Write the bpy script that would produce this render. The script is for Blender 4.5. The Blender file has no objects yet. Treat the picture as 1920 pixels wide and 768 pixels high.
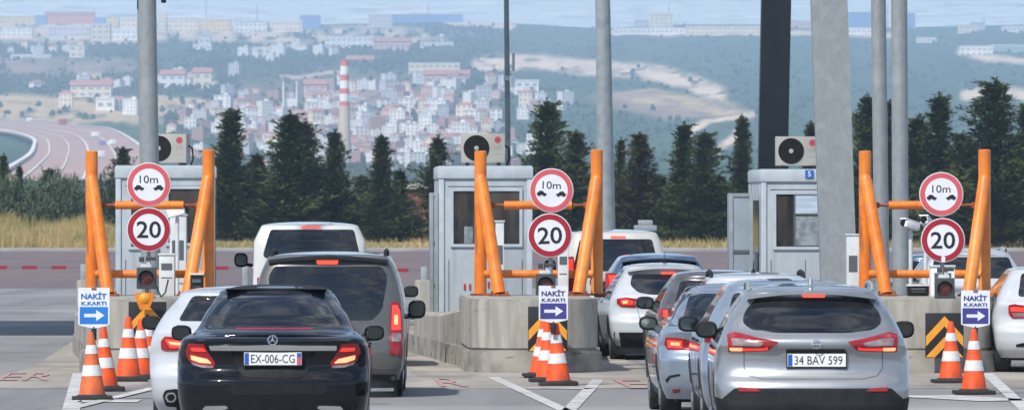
import bpy, bmesh, math, random
from mathutils import Vector, Matrix
R = math.radians
PI = math.pi
sc = bpy.context.scene
COL = sc.collection

# ------------------------------------------------------------------ camera, world, sun, exposure
F, YH, H = 13000.0, 400.0, 2.2          # focal length in photo pixels, horizon row, eye height
cd = bpy.data.cameras.new('camera')
cam = bpy.data.objects.new('camera', cd)
COL.objects.link(cam)
cd.sensor_width = 36.0
cd.lens = 36.0 * F / 1920.0
cd.clip_start = 0.5
cd.clip_end = 40000
cam.location = (0, 0, H)
cam.rotation_euler = (R(90) + math.atan((YH - 384.0) / F), 0, 0)
sc.camera = cam
cd.dof.use_dof = True                     # long lens: the hills are slightly out of focus
cd.dof.focus_distance = 88.0
cd.dof.aperture_fstop = 10.0

SUN_DIR = Vector((-0.42, -0.62, 0.86)).normalized()      # from the scene towards the sun
SUN_ELEV = math.asin(SUN_DIR.z)
SUN_AZ = math.atan2(SUN_DIR.x, SUN_DIR.y)
world = bpy.data.worlds.new('World')
sc.world = world
world.use_nodes = True
nt = world.node_tree
nt.nodes.clear()
wo = nt.nodes.new('ShaderNodeOutputWorld')
bg = nt.nodes.new('ShaderNodeBackground')
bg.inputs['Strength'].default_value = 0.10
sky = nt.nodes.new('ShaderNodeTexSky')
sky.sky_type = 'NISHITA'
sky.sun_disc = False
sky.sun_elevation = SUN_ELEV
sky.sun_rotation = SUN_AZ
sky.altitude = 100
sky.dust_density = 0.15
sky.ozone_density = 1.0
tc = nt.nodes.new('ShaderNodeTexCoord')
mp = nt.nodes.new('ShaderNodeMapping')
mp.inputs['Scale'].default_value = (2.6, 2.0, 1.0)
mp.inputs['Location'].default_value = (0.35, 0.1, 0.2)
sep = nt.nodes.new('ShaderNodeSeparateXYZ')
mz = nt.nodes.new('ShaderNodeMath')
mz.operation = 'MAXIMUM'
mz.inputs[1].default_value = 0.0
az = nt.nodes.new('ShaderNodeMath')
az.operation = 'ADD'
az.inputs[1].default_value = 0.03
dx = nt.nodes.new('ShaderNodeMath')
dx.operation = 'DIVIDE'
dy = nt.nodes.new('ShaderNodeMath')
dy.operation = 'DIVIDE'
com = nt.nodes.new('ShaderNodeCombineXYZ')
nt.links.new(tc.outputs['Generated'], sep.inputs['Vector'])
nt.links.new(sep.outputs['Z'], mz.inputs[0])
nt.links.new(mz.outputs[0], az.inputs[0])
nt.links.new(sep.outputs['X'], dx.inputs[0])
nt.links.new(az.outputs[0], dx.inputs[1])
nt.links.new(sep.outputs['Y'], dy.inputs[0])
nt.links.new(az.outputs[0], dy.inputs[1])
nt.links.new(dx.outputs[0], com.inputs['X'])
nt.links.new(dy.outputs[0], com.inputs['Y'])
nz = nt.nodes.new('ShaderNodeTexNoise')
nz.inputs['Scale'].default_value = 1.6
nz.inputs['Detail'].default_value = 8
nz.inputs['Roughness'].default_value = 0.58
rp = nt.nodes.new('ShaderNodeValToRGB')
rp.color_ramp.elements[0].position = 0.44
rp.color_ramp.elements[1].position = 0.66
nz2 = nt.nodes.new('ShaderNodeTexNoise')
nz2.inputs['Scale'].default_value = 4.0
nz2.inputs['Detail'].default_value = 6
cr = nt.nodes.new('ShaderNodeValToRGB')
cr.color_ramp.elements[0].position = 0.40
cr.color_ramp.elements[0].color = (3.4, 3.8, 4.6, 1)
cr.color_ramp.elements[1].position = 0.60
cr.color_ramp.elements[1].color = (10.0, 10.2, 10.6, 1)
mx = nt.nodes.new('ShaderNodeMixRGB')
nt.links.new(com.outputs['Vector'], mp.inputs['Vector'])
nt.links.new(mp.outputs['Vector'], nz.inputs['Vector'])
nt.links.new(mp.outputs['Vector'], nz2.inputs['Vector'])
nt.links.new(nz.outputs['Fac'], rp.inputs['Fac'])
nt.links.new(nz2.outputs['Fac'], cr.inputs['Fac'])
nt.links.new(rp.outputs['Color'], mx.inputs['Fac'])
hs = nt.nodes.new('ShaderNodeHueSaturation')
hs.inputs['Saturation'].default_value = 1.25
nt.links.new(sky.outputs['Color'], hs.inputs['Color'])
hr = nt.nodes.new('ShaderNodeMapRange')
hr.inputs['From Min'].default_value = 0.0
hr.inputs['From Max'].default_value = 0.16
hr.inputs['To Min'].default_value = 0.85
hr.inputs['To Max'].default_value = 0.0
hmix = nt.nodes.new('ShaderNodeMixRGB')
hmix.inputs['Color2'].default_value = (5.8, 7.0, 9.0, 1)
nt.links.new(sep.outputs['Z'], hr.inputs['Value'])
nt.links.new(hr.outputs['Result'], hmix.inputs['Fac'])
nt.links.new(hs.outputs['Color'], hmix.inputs['Color1'])
nt.links.new(hmix.outputs['Color'], mx.inputs['Color1'])
nt.links.new(cr.outputs['Color'], mx.inputs['Color2'])
nt.links.new(mx.outputs['Color'], bg.inputs['Color'])
nt.links.new(bg.outputs['Background'], wo.inputs['Surface'])

sd = bpy.data.lights.new('sun', 'SUN')
sd.energy = 3.7
sd.angle = R(1.5)
sd.color = (1.0, 0.95, 0.87)
sun = bpy.data.objects.new('sun', sd)
COL.objects.link(sun)
sun.rotation_euler = SUN_DIR.to_track_quat('Z', 'Y').to_euler()
sun.location = (0, 0, 600)
sc.view_settings.view_transform = 'Standard'
sc.view_settings.look = 'None'
sc.view_settings.gamma = 1
sc.view_settings.use_curve_mapping = False
sc.view_settings.exposure = 0.40
sc.render.engine = 'CYCLES'
sc.cycles.use_denoising = True
sc.cycles.max_bounces = 6
sc.cycles.volume_bounces = 1
HAZE_DENSITY = 1.18e-4

# ------------------------------------------------------------------ helpers
def P(px, py, Y):
    return Vector(((px - 960) / F * Y, Y, H + (YH - py) / F * Y))

def XS(px, s):
    return (px - 960) / s

def G(px, py, z=0.0):
    Y = F * (H - z) / (py - YH)
    return Vector(((px - 960) / F * Y, Y, z))

def pchip(pts):
    xs = [p[0] for p in pts]
    ys = [p[1] for p in pts]
    n = len(xs)
    hs = [xs[i + 1] - xs[i] for i in range(n - 1)]
    ds = [(ys[i + 1] - ys[i]) / hs[i] for i in range(n - 1)]
    m = [ds[0]]
    for i in range(1, n - 1):
        if ds[i - 1] * ds[i] <= 0:
            m.append(0.0)
        else:
            w1 = 2 * hs[i] + hs[i - 1]
            w2 = hs[i] + 2 * hs[i - 1]
            m.append((w1 + w2) / (w1 / ds[i - 1] + w2 / ds[i]))
    m.append(ds[-1])
    def f(x):
        if x <= xs[0]:
            return ys[0]
        if x >= xs[-1]:
            return ys[-1]
        i = 0
        while x > xs[i + 1]:
            i += 1
        t = (x - xs[i]) / hs[i]
        a, b = ys[i], ys[i + 1]
        return (2 * t**3 - 3 * t**2 + 1) * a + (t**3 - 2 * t**2 + t) * hs[i] * m[i] + (-2 * t**3 + 3 * t**2) * b + (t**3 - t**2) * hs[i] * m[i + 1]
    return f

def lin(pts):
    def f(x):
        if x <= pts[0][0]:
            return pts[0][1]
        for (a, b), (c, d) in zip(pts, pts[1:]):
            if x <= c:
                return b + (d - b) * (x - a) / (c - a)
        return pts[-1][1]
    return f

_text = {}
def text_mesh(txt, bold):
    key = (txt, bold)
    if key not in _text:
        cu = bpy.data.curves.new('lettering', 'FONT')
        cu.body = txt
        cu.resolution_u = 3
        cu.offset = {0: 0.0, 1: 0.012, 2: 0.034}[int(bold)]
        ob = bpy.data.objects.new('lettering', cu)
        me = bpy.data.meshes.new_from_object(ob)
        vs = [v.co.copy() for v in me.vertices]
        fs = [tuple(p.vertices) for p in me.polygons]
        bpy.data.objects.remove(ob)
        bpy.data.curves.remove(cu)
        bpy.data.meshes.remove(me)
        _text[key] = (vs, fs)
    return _text[key]

class MB:
    def __init__(s):
        s.v = []
        s.f = []
        s.m = []
    def add(s, vs, fs, mi=0):
        b = len(s.v)
        s.v.extend([tuple(v) for v in vs])
        for f in fs:
            s.f.append(tuple(i + b for i in f))
            s.m.append(mi)
        return s
    def box(s, c, d, mi=0, rz=0.0, bev=0.0, rot=None):
        M = Matrix.Translation(c) @ (rot.to_4x4() if rot else Matrix.Rotation(rz, 4, 'Z'))
        if bev > 0:
            bm = bmesh.new()
            bmesh.ops.create_cube(bm, size=1)
            for v in bm.verts:
                v.co = Vector((v.co.x * d[0], v.co.y * d[1], v.co.z * d[2]))
            bmesh.ops.bevel(bm, geom=list(bm.edges), offset=bev, segments=2, profile=0.6, affect='EDGES')
            bm.verts.index_update()
            s.add([M @ v.co for v in bm.verts], [[v.index for v in f.verts] for f in bm.faces], mi)
            bm.free()
            return s
        x, y, z = d[0] / 2, d[1] / 2, d[2] / 2
        vs = [M @ Vector(p) for p in ((-x, -y, -z), (x, -y, -z), (x, y, -z), (-x, y, -z), (-x, -y, z), (x, -y, z), (x, y, z), (-x, y, z))]
        s.add(vs, [(0, 3, 2, 1), (4, 5, 6, 7), (0, 1, 5, 4), (1, 2, 6, 5), (2, 3, 7, 6), (3, 0, 4, 7)], mi)
        return s
    def tube(s, p0, p1, r0, r1=None, n=14, mi=0, caps=True):
        p0, p1 = Vector(p0), Vector(p1)
        r1 = r0 if r1 is None else r1
        d = (p1 - p0).normalized()
        a = d.orthogonal().normalized()
        b = d.cross(a)
        vs = []
        for p, r in ((p0, r0), (p1, r1)):
            for i in range(n):
                t = 2 * PI * i / n
                vs.append(p + a * math.cos(t) * r + b * math.sin(t) * r)
        fs = [(i, (i + 1) % n, n + (i + 1) % n, n + i) for i in range(n)]
        if caps:
            fs.append(tuple(reversed(range(n))))
            fs.append(tuple(range(n, 2 * n)))
        return s.add(vs, fs, mi)
    def path(s, pts, rs, n=8, mi=0):
        for i in range(len(pts) - 1):
            s.tube(pts[i], pts[i + 1], rs[i], rs[i + 1], n, mi)
        return s
    def lathe(s, prof, n=24, c=(0, 0, 0), axis='Z', mi=0, mis=None):
        c = Vector(c)
        vs = []
        for r, h in prof:
            for i in range(n):
                t = 2 * PI * i / n
                a, b = r * math.cos(t), r * math.sin(t)
                q = {'Z': (a, b, h), 'Y': (a, h, b), 'X': (h, a, b)}[axis]
                vs.append(c + Vector(q))
        b0 = len(s.v)
        s.v.extend([tuple(v) for v in vs])
        for k in range(len(prof) - 1):
            for i in range(n):
                s.f.append((b0 + k * n + i, b0 + k * n + (i + 1) % n, b0 + (k + 1) * n + (i + 1) % n, b0 + (k + 1) * n + i))
                s.m.append(mis[k] if mis else mi)
        for k in (0, len(prof) - 1):
            if prof[k][0] > 1e-4:
                s.f.append(tuple(b0 + k * n + i for i in range(n)))
                s.m.append(mis[min(k, len(prof) - 2)] if mis else mi)
        return s
    def prism(s, outline, lo, hi, plane='XY', mi=0):
        n = len(outline)
        def q(a, b, h):
            return {'XY': (a, b, h), 'XZ': (a, h, b), 'YZ': (h, a, b)}[plane]
        vs = [q(a, b, lo) for a, b in outline] + [q(a, b, hi) for a, b in outline]
        fs = [tuple(range(n)), tuple(range(n, 2 * n))] + [(i, (i + 1) % n, n + (i + 1) % n, n + i) for i in range(n)]
        return s.add(vs, fs, mi)
    def poly(s, outline, y, mi=0):               # flat polygon facing the camera
        return s.add([(a, y, b) for a, b in outline], [tuple(range(len(outline)))], mi)
    def disc(s, cx, cz, r, y, mi=0, n=40, r0=0.0):
        if r0 <= 0:
            return s.poly([(cx + r * math.cos(2 * PI * i / n), cz + r * math.sin(2 * PI * i / n)) for i in range(n)], y, mi)
        vs = []
        for rr in (r0, r):
            vs += [(cx + rr * math.cos(2 * PI * i / n), y, cz + rr * math.sin(2 * PI * i / n)) for i in range(n)]
        return s.add(vs, [(i, (i + 1) % n, n + (i + 1) % n, n + i) for i in range(n)], mi)
    def text(s, txt, cx, cz, h, y, mi=0, w=None, bold=True, fn=None):
        vs, fs = text_mesh(txt, bold)
        x0, x1 = min(v.x for v in vs), max(v.x for v in vs)
        y0, y1 = min(v.y for v in vs), max(v.y for v in vs)
        k = h / (y1 - y0)
        kx = w / (x1 - x0) if w else k
        out = []
        for v in vs:
            a = (v.x - (x0 + x1) / 2) * kx + cx
            b = (v.y - (y0 + y1) / 2) * k + cz
            out.append(fn(a, b) if fn else (a, y, b))
        return s.add(out, fs, mi)
    def build(s, name, mats, parent=None, smooth=35, loc=None):
        me = bpy.data.meshes.new(name)
        me.from_pydata(s.v, [], s.f)
        if not isinstance(mats, (list, tuple)):
            mats = [mats]
        for m in mats:
            me.materials.append(m)
        if len(mats) > 1:
            me.polygons.foreach_set('material_index', s.m)
        if smooth:
            me.polygons.foreach_set('use_smooth', [True] * len(me.polygons))
            if smooth < 170:
                me.set_sharp_from_angle(angle=R(smooth))
        me.update()
        o = bpy.data.objects.new(name, me)
        COL.objects.link(o)
        if parent:
            o.parent = parent
        if loc:
            o.location = loc
        return o

def tag(o, label, cat, group=None, kind=None):
    if label:
        o['label'] = label
    if cat:
        o['category'] = cat
    if group:
        o['group'] = group
    if kind:
        o['kind'] = kind
    return o

def thing(name, label, cat, loc=(0, 0, 0), rz=0.0, group=None):
    o = bpy.data.objects.new(name, None)
    o.empty_display_size = 0.2
    COL.objects.link(o)
    o.location = loc
    o.rotation_euler = (0, 0, rz)
    return tag(o, label, cat, group)

def dup(root, loc, rz=0.0, label=None, scale=None):
    kids = {}
    for o in bpy.data.objects:
        if o.parent:
            kids.setdefault(o.parent.name, []).append(o)
    def cp(o, parent):
        c = o.copy()
        COL.objects.link(c)
        c.parent = parent
        for k in kids.get(o.name, []):
            cp(k, c)
        return c
    r = cp(root, None)
    r.location = loc
    r.rotation_euler = (0, 0, rz)
    if scale:
        r.scale = scale
    if label:
        r['label'] = label
    return r

def structure(o):
    o['kind'] = 'structure'
    return o

# ------------------------------------------------------------------ materials
def mat(name, c1, c2=None, scale=5.0, rough=0.6, metal=0.0, coat=0.0, bump=0.0, bscale=None, lo=0.4, hi=0.6, stretch=(1, 1, 1),
        emit=None, estr=0.0, spec=0.5, detail=5, rough2=None, third=None, tscale=1.0):
    m = bpy.data.materials.new(name)
    m.use_nodes = True
    n = m.node_tree
    b = n.nodes['Principled BSDF']
    b.inputs['Roughness'].default_value = rough
    b.inputs['Metallic'].default_value = metal
    b.inputs['Specular IOR Level'].default_value = spec
    if coat:
        b.inputs['Coat Weight'].default_value = coat
        b.inputs['Coat Roughness'].default_value = 0.03
    b.inputs['Base Color'].default_value = (*c1, 1)
    if emit:
        b.inputs['Emission Color'].default_value = (*emit, 1)
        b.inputs['Emission Strength'].default_value = estr
    if c2 or bump:
        t = n.nodes.new('ShaderNodeTexCoord')
        mpn = n.nodes.new('ShaderNodeMapping')
        mpn.inputs['Scale'].default_value = stretch
        n.links.new(t.outputs['Object'], mpn.inputs['Vector'])
    if c2:
        nn = n.nodes.new('ShaderNodeTexNoise')
        nn.inputs['Scale'].default_value = scale
        nn.inputs['Detail'].default_value = detail
        n.links.new(mpn.outputs['Vector'], nn.inputs['Vector'])
        r = n.nodes.new('ShaderNodeValToRGB')
        r.color_ramp.elements[0].position = lo
        r.color_ramp.elements[0].color = (*c1, 1)
        r.color_ramp.elements[1].position = hi
        r.color_ramp.elements[1].color = (*c2, 1)
        n.links.new(nn.outputs['Fac'], r.inputs['Fac'])
        last = r.outputs['Color']
        if third:
            n3 = n.nodes.new('ShaderNodeTexNoise')
            n3.inputs['Scale'].default_value = tscale
            n3.inputs['Detail'].default_value = 6
            n.links.new(t.outputs['Object'], n3.inputs['Vector'])
            r3 = n.nodes.new('ShaderNodeValToRGB')
            r3.color_ramp.elements[0].position = 0.5
            r3.color_ramp.elements[1].position = 0.72
            n.links.new(n3.outputs['Fac'], r3.inputs['Fac'])
            mm = n.nodes.new('ShaderNodeMixRGB')
            mm.inputs['Color2'].default_value = (*third, 1)
            n.links.new(r3.outputs['Color'], mm.inputs['Fac'])
            n.links.new(last, mm.inputs['Color1'])
            last = mm.outputs['Color']
        n.links.new(last, b.inputs['Base Color'])
        if rough2 is not None:
            mr = n.nodes.new('ShaderNodeMapRange')
            mr.inputs['To Min'].default_value = rough
            mr.inputs['To Max'].default_value = rough2
            n.links.new(nn.outputs['Fac'], mr.inputs['Value'])
            n.links.new(mr.outputs['Result'], b.inputs['Roughness'])
    if bump:
        bn = n.nodes.new('ShaderNodeTexNoise')
        bn.inputs['Scale'].default_value = bscale or scale * 4
        bn.inputs['Detail'].default_value = 4
        n.links.new(mpn.outputs['Vector'], bn.inputs['Vector'])
        bp = n.nodes.new('ShaderNodeBump')
        bp.inputs['Strength'].default_value = bump
        bp.inputs['Distance'].default_value = 0.02
        n.links.new(bn.outputs['Fac'], bp.inputs['Height'])
        n.links.new(bp.outputs['Normal'], b.inputs['Normal'])
    return m

M = {}
M['orange'] = mat('orange_paint', (0.78, 0.22, 0.012), (0.66, 0.16, 0.01), 6, 0.42, third=(0.60, 0.20, 0.05), tscale=3.5, bump=0.08, detail=8)
M['rust'] = mat('rusty_flange', (0.32, 0.09, 0.025), (0.16, 0.05, 0.02), 14, 0.85)
M['concrete'] = mat('weathered_concrete', (0.385, 0.365, 0.32), (0.28, 0.265, 0.235), 2.2, 0.9, bump=0.25, bscale=30, stretch=(3.0, 3.0, 0.45), third=(0.27, 0.25, 0.21), tscale=1.4)
M['plinth'] = mat('stained_concrete', (0.33, 0.31, 0.27), (0.235, 0.22, 0.19), 2.0, 0.92, bump=0.3, bscale=24, third=(0.17, 0.16, 0.14), tscale=2.0)
M['galv'] = mat('galvanised_steel', (0.305, 0.325, 0.335), (0.265, 0.285, 0.295), 16, 0.5, metal=0.3, detail=8, lo=0.36, hi=0.64, bump=0.15, bscale=40, stretch=(1, 1, 0.5), third=(0.335, 0.355, 0.365), tscale=4)
M['galv_dull'] = mat('dull_grey_steel', (0.30, 0.34, 0.36), (0.25, 0.285, 0.30), 5, 0.55, metal=0.2)
M['dark_steel'] = mat('dark_painted_steel', (0.04, 0.046, 0.05), (0.055, 0.062, 0.067), 2, 0.5, stretch=(1, 1, 0.2))
M['booth'] = mat('pale_booth_panel', (0.42, 0.465, 0.50), (0.365, 0.41, 0.445), 1.6, 0.45, stretch=(2, 2, 0.5), third=(0.29, 0.335, 0.37), tscale=0.9)
M['booth_frame'] = mat('booth_trim', (0.46, 0.515, 0.555), (0.40, 0.45, 0.49), 4, 0.4)
M['booth_dark'] = mat('booth_side_panel', (0.27, 0.32, 0.37), (0.22, 0.265, 0.31), 2, 0.5)
M['seam'] = mat('dark_seam', (0.09, 0.10, 0.11), rough=0.8)
M['glass'] = mat('dark_window_glass', (0.008, 0.011, 0.016), (0.02, 0.021, 0.022), 1.5, 0.03, spec=0.6)
M['booth_glass'] = mat('booth_window_glass', (0.018, 0.022, 0.026), (0.06, 0.052, 0.045), 2.4, 0.06, spec=0.6, stretch=(2, 1, 0.5))
M['painted_reflection'] = mat('painted_window_reflection', (0.36, 0.45, 0.54), (0.47, 0.56, 0.64), 4, 0.5, stretch=(0.5, 1, 3))  # light blue reflection in the booth glass, put into the colour
M['cloth'] = mat('grey_interior', (0.13, 0.17, 0.19), (0.27, 0.31, 0.33), 6, 0.6)
M['ac'] = mat('air_conditioner_casing', (0.38, 0.375, 0.34), (0.33, 0.32, 0.29), 2, 0.5)
M['black'] = mat('black_plastic', (0.010, 0.010, 0.011), (0.017, 0.017, 0.018), 9, 0.6, spec=0.2)
M['trim'] = mat('grey_black_plastic', (0.014, 0.015, 0.016), (0.022, 0.023, 0.024), 6, 0.65, spec=0.25)
M['rubber'] = mat('rubber', (0.018, 0.017, 0.017), (0.03, 0.029, 0.028), 20, 0.85)
M['white'] = mat('white_paint', (0.80, 0.81, 0.82), (0.74, 0.75, 0.76), 5, 0.4)
M['offwhite'] = mat('off_white_metal', (0.62, 0.64, 0.64), (0.55, 0.57, 0.57), 5, 0.5)
M['sign_white'] = mat('sign_white', (0.74, 0.76, 0.80), (0.68, 0.70, 0.74), 4, 0.4)
M['sign_red'] = mat('sign_red', (0.36, 0.012, 0.03), (0.32, 0.01, 0.026), 4, 0.4)
M['sign_pink'] = mat('faded_sign_red', (0.62, 0.10, 0.12), (0.56, 0.085, 0.10), 4, 0.45)
M['sign_black'] = mat('sign_black', (0.01, 0.01, 0.011), rough=0.5)
M['sign_blue'] = mat('sign_blue', (0.02, 0.20, 0.62), (0.018, 0.18, 0.56), 4, 0.4)
M['sign_violet'] = mat('sign_violet_blue', (0.055, 0.05, 0.26), (0.05, 0.045, 0.22), 4, 0.4)
M['text_blue'] = mat('sign_text_blue', (0.02, 0.13, 0.45), rough=0.5)
M['text_navy'] = mat('sign_text_navy', (0.03, 0.035, 0.17), rough=0.5)
M['cone'] = mat('cone_orange', (0.86, 0.10, 0.012), (0.70, 0.075, 0.012), 7, 0.55, third=(0.5, 0.075, 0.03), tscale=4)
M['cone_faded'] = mat('faded_cone_orange', (0.72, 0.15, 0.04), (0.60, 0.115, 0.03), 7, 0.6, third=(0.42, 0.10, 0.05), tscale=4)
M['band'] = mat('cone_reflective_band', (0.72, 0.73, 0.72), (0.60, 0.61, 0.60), 12, 0.45)
M['yellow'] = mat('hazard_yellow', (0.80, 0.33, 0.02), (0.70, 0.28, 0.02), 6, 0.5)
M['flasher'] = mat('amber_flasher', (0.75, 0.23, 0.015), (0.62, 0.17, 0.012), 8, 0.35)
M['lens_off'] = mat('unlit_signal_lens', (0.10, 0.022, 0.016), (0.06, 0.016, 0.012), 20, 0.3)
M['red_plastic'] = mat('red_plastic', (0.45, 0.02, 0.02), rough=0.4)
M['boom_red'] = mat('barrier_red', (0.28, 0.02, 0.035), rough=0.5)
M['boom_grey'] = mat('barrier_grey', (0.17, 0.15, 0.16), rough=0.5)
M['lg_red'] = mat('badge_red', (0.42, 0.02, 0.05), rough=0.5)
M['grey_text'] = mat('grey_lettering', (0.25, 0.25, 0.25), rough=0.5)
M['asphalt'] = mat('toll_plaza_pavement', (0.235, 0.232, 0.234), (0.185, 0.183, 0.187), 0.5, 0.85, bump=0.15, bscale=60, stretch=(1.0, 0.12, 1), third=(0.22, 0.22, 0.225), tscale=0.22, detail=8)
def add_streaks(m, c, stretch, lo, hi, scale=1.0, fac=0.8):
    """worn-in tracks and stains that lie in the pavement itself"""
    n = m.node_tree
    b = n.nodes['Principled BSDF']
    src = b.inputs['Base Color'].links[0].from_socket
    tcn = n.nodes.new('ShaderNodeTexCoord')
    mpn = n.nodes.new('ShaderNodeMapping')
    mpn.inputs['Scale'].default_value = stretch
    n.links.new(tcn.outputs['Object'], mpn.inputs['Vector'])
    ns = n.nodes.new('ShaderNodeTexNoise')
    ns.inputs['Scale'].default_value = scale
    ns.inputs['Detail'].default_value = 7
    n.links.new(mpn.outputs['Vector'], ns.inputs['Vector'])
    r = n.nodes.new('ShaderNodeMapRange')
    r.inputs['From Min'].default_value = lo
    r.inputs['From Max'].default_value = hi
    r.inputs['To Max'].default_value = fac
    n.links.new(ns.outputs['Fac'], r.inputs['Value'])
    mm = n.nodes.new('ShaderNodeMixRGB')
    mm.inputs['Color2'].default_value = (*c, 1)
    n.links.new(r.outputs['Result'], mm.inputs['Fac'])
    n.links.new(src, mm.inputs['Color1'])
    n.links.new(mm.outputs['Color'], b.inputs['Base Color'])
M['far_asphalt'] = mat('reddish_asphalt', (0.155, 0.115, 0.118), (0.13, 0.10, 0.104), 0.3, 0.9, stretch=(1, 0.1, 1))
M['apron'] = mat('brownish_concrete_apron', (0.36, 0.325, 0.28), (0.27, 0.245, 0.215), 0.6, 0.9, bump=0.2, bscale=40, stretch=(1, 0.2, 1), third=(0.21, 0.195, 0.175), tscale=0.5, detail=8)
M['marking'] = mat('worn_white_marking', (0.54, 0.54, 0.525), (0.34, 0.335, 0.325), 3.0, 0.8, lo=0.42, hi=0.62, detail=8)
add_streaks(M['asphalt'], (0.13, 0.13, 0.135), (0.9, 0.022, 1), 0.50, 0.72, 1.0, 0.75)
add_streaks(M['asphalt'], (0.075, 0.073, 0.07), (1.1, 0.35, 1), 0.62, 0.74, 1.3, 0.7)
add_streaks(M['asphalt'], (0.46, 0.455, 0.45), (0.05, 0.10, 1), 0.52, 0.75, 1.0, 0.6)
add_streaks(M['orange'], (0.26, 0.075, 0.02), (5.0, 5.0, 1.2), 0.62, 0.70, 1.2, 0.75)
add_streaks(M['orange'], (0.80, 0.36, 0.10), (2.0, 2.0, 0.6), 0.54, 0.72, 1.0, 0.5)
add_streaks(M['apron'], (0.12, 0.11, 0.10), (1.0, 0.12, 1), 0.55, 0.75, 1.2, 0.8)
add_streaks(M['concrete'], (0.15, 0.14, 0.12), (5.0, 5.0, 0.35), 0.56, 0.76, 1.0, 0.6)
add_streaks(M['plinth'], (0.045, 0.043, 0.04), (1.2, 1.2, 6.0), 0.60, 0.68, 1.6, 0.7)
add_streaks(M['concrete'], (0.07, 0.067, 0.06), (1.5, 1.5, 5.0), 0.64, 0.72, 1.5, 0.6)
add_streaks(M['plinth'], (0.10, 0.095, 0.085), (3.0, 3.0, 1.5), 0.55, 0.76, 1.0, 0.7)
add_streaks(M['booth'], (0.21, 0.22, 0.22), (5.0, 5.0, 0.5), 0.58, 0.8, 1.0, 0.5)
M['red_marking'] = mat('worn_red_marking', (0.42, 0.20, 0.185), (0.33, 0.30, 0.285), 2.4, 0.8, lo=0.45, hi=0.62, detail=8)
M['kerb'] = mat('pale_kerb_concrete', (0.36, 0.35, 0.34), (0.28, 0.27, 0.27), 0.5, 0.9)
M['dry_grass'] = mat('dry_grass', (0.50, 0.37, 0.17), (0.28, 0.25, 0.09), 0.25, 0.9, lo=0.42, hi=0.62)
M['needles'] = mat('conifer_needles', (0.024, 0.042, 0.010), (0.078, 0.098, 0.026), 0.9, 0.75, spec=0.2, lo=0.38, hi=0.66)
M['needles_b'] = mat('brownish_conifer_needles', (0.032, 0.038, 0.011), (0.085, 0.082, 0.028), 0.8, 0.75, spec=0.2)
M['olive'] = mat('grey_green_leaves', (0.07, 0.105, 0.06), (0.13, 0.165, 0.10), 1.2, 0.75, spec=0.2)
M['bark'] = mat('bark', (0.06, 0.042, 0.03), (0.09, 0.065, 0.045), 5, 0.9)
M['chrome'] = mat('chrome', (0.75, 0.76, 0.78), rough=0.12, metal=1.0)
M['mirror'] = mat('mirror_glass', (0.10, 0.115, 0.11), rough=0.05, metal=1.0)
M['alu'] = mat('wheel_alloy', (0.35, 0.36, 0.37), rough=0.35, metal=0.8)
M['plate'] = mat('number_plate_white', (0.78, 0.79, 0.78), rough=0.4)
M['plate_blue'] = mat('number_plate_blue', (0.02, 0.10, 0.42), rough=0.4)
M['tail'] = mat('red_lamp_glass', (0.34, 0.012, 0.016), (0.24, 0.008, 0.012), 7, 0.15, coat=0.4)
M['tail_clear'] = mat('clear_lamp_glass', (0.32, 0.25, 0.26), (0.20, 0.15, 0.16), 12, 0.15, coat=0.5)
M['tail_lit'] = mat('lit_red_lamp', (0.7, 0.05, 0.03), rough=0.3, emit=(1.0, 0.035, 0.02), estr=0.9)
M['tail_amber'] = mat('lit_lamp_core', (0.9, 0.3, 0.2), rough=0.3, emit=(1.0, 0.27, 0.10), estr=1.5)
M['third'] = mat('lit_stop_lamp', (0.7, 0.05, 0.03), rough=0.3, emit=(1.0, 0.09, 0.05), estr=1.2)

def paint(name, c, metal=0.0, rough=0.35, c2=None, coat=1.0):
    c2 = c2 or tuple(v * 0.88 for v in c)
    return mat(name, c, c2, 1.3, rough, metal=metal, coat=coat, third=tuple(v * 0.8 for v in c), tscale=2.0)
M['p_black'] = paint('black_car_paint', (0.005, 0.0055, 0.008), rough=0.25, coat=0.8)
M['p_black'].node_tree.nodes['Principled BSDF'].inputs['Specular IOR Level'].default_value = 0.05
M['p_white'] = paint('white_car_paint', (0.50, 0.525, 0.555), rough=0.35)
M['p_cream'] = paint('cream_white_car_paint', (0.60, 0.605, 0.59), rough=0.4)
M['p_silver'] = paint('silver_car_paint', (0.37, 0.385, 0.40), metal=0.65, rough=0.36)
M['p_silver_blue'] = paint('blue_silver_car_paint', (0.33, 0.39, 0.47), metal=0.6, rough=0.34)
M['p_grey'] = paint('grey_brown_car_paint', (0.115, 0.11, 0.104), metal=0.3, rough=0.38)
M['p_dark'] = paint('dark_grey_car_paint', (0.10, 0.095, 0.10), metal=0.4, rough=0.34)
M['p_blue'] = paint('blue_car_paint', (0.10, 0.17, 0.30), metal=0.4, rough=0.34)

# ------------------------------------------------------------------ terrain
random.seed(4)
from mathutils import noise as mnoise
SKYLINE = pchip([(-900, 46), (0, 46), (260, 44), (420, 50), (700, 44), (900, 42), (1000, 46), (1120, 52), (1300, 46), (1450, 46), (1600, 52), (1760, 50), (1920, 47), (2800, 50)])
DIST = pchip([(36, 10600), (40, 10200), (60, 9200), (100, 7700), (150, 6500), (240, 4900), (300, 3900), (330, 3300), (360, 2800), (400, 2200)])
def sky_scale(px):
    return (YH - SKYLINE(px)) / 360.0
def terr(px, py):
    """point of the far hillside that shows at (px, py)"""
    base = YH - (YH - py) / sky_scale(px)
    Y = DIST(base)
    return P(px, py, Y)
def n2(x, y, s, oct=4):
    return mnoise.fractal(Vector((x * s, y * s, 3.7)), 0.9, 2.1, oct)
def blob(px, py, x0, y0, rx, ry, ang=0.0):
    c, s_ = math.cos(ang), math.sin(ang)
    dx, dy = px - x0, py - y0
    a, b = (dx * c + dy * s_) / rx, (-dx * s_ + dy * c) / ry
    return max(0.0, 1.0 - (a * a + b * b))
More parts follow.
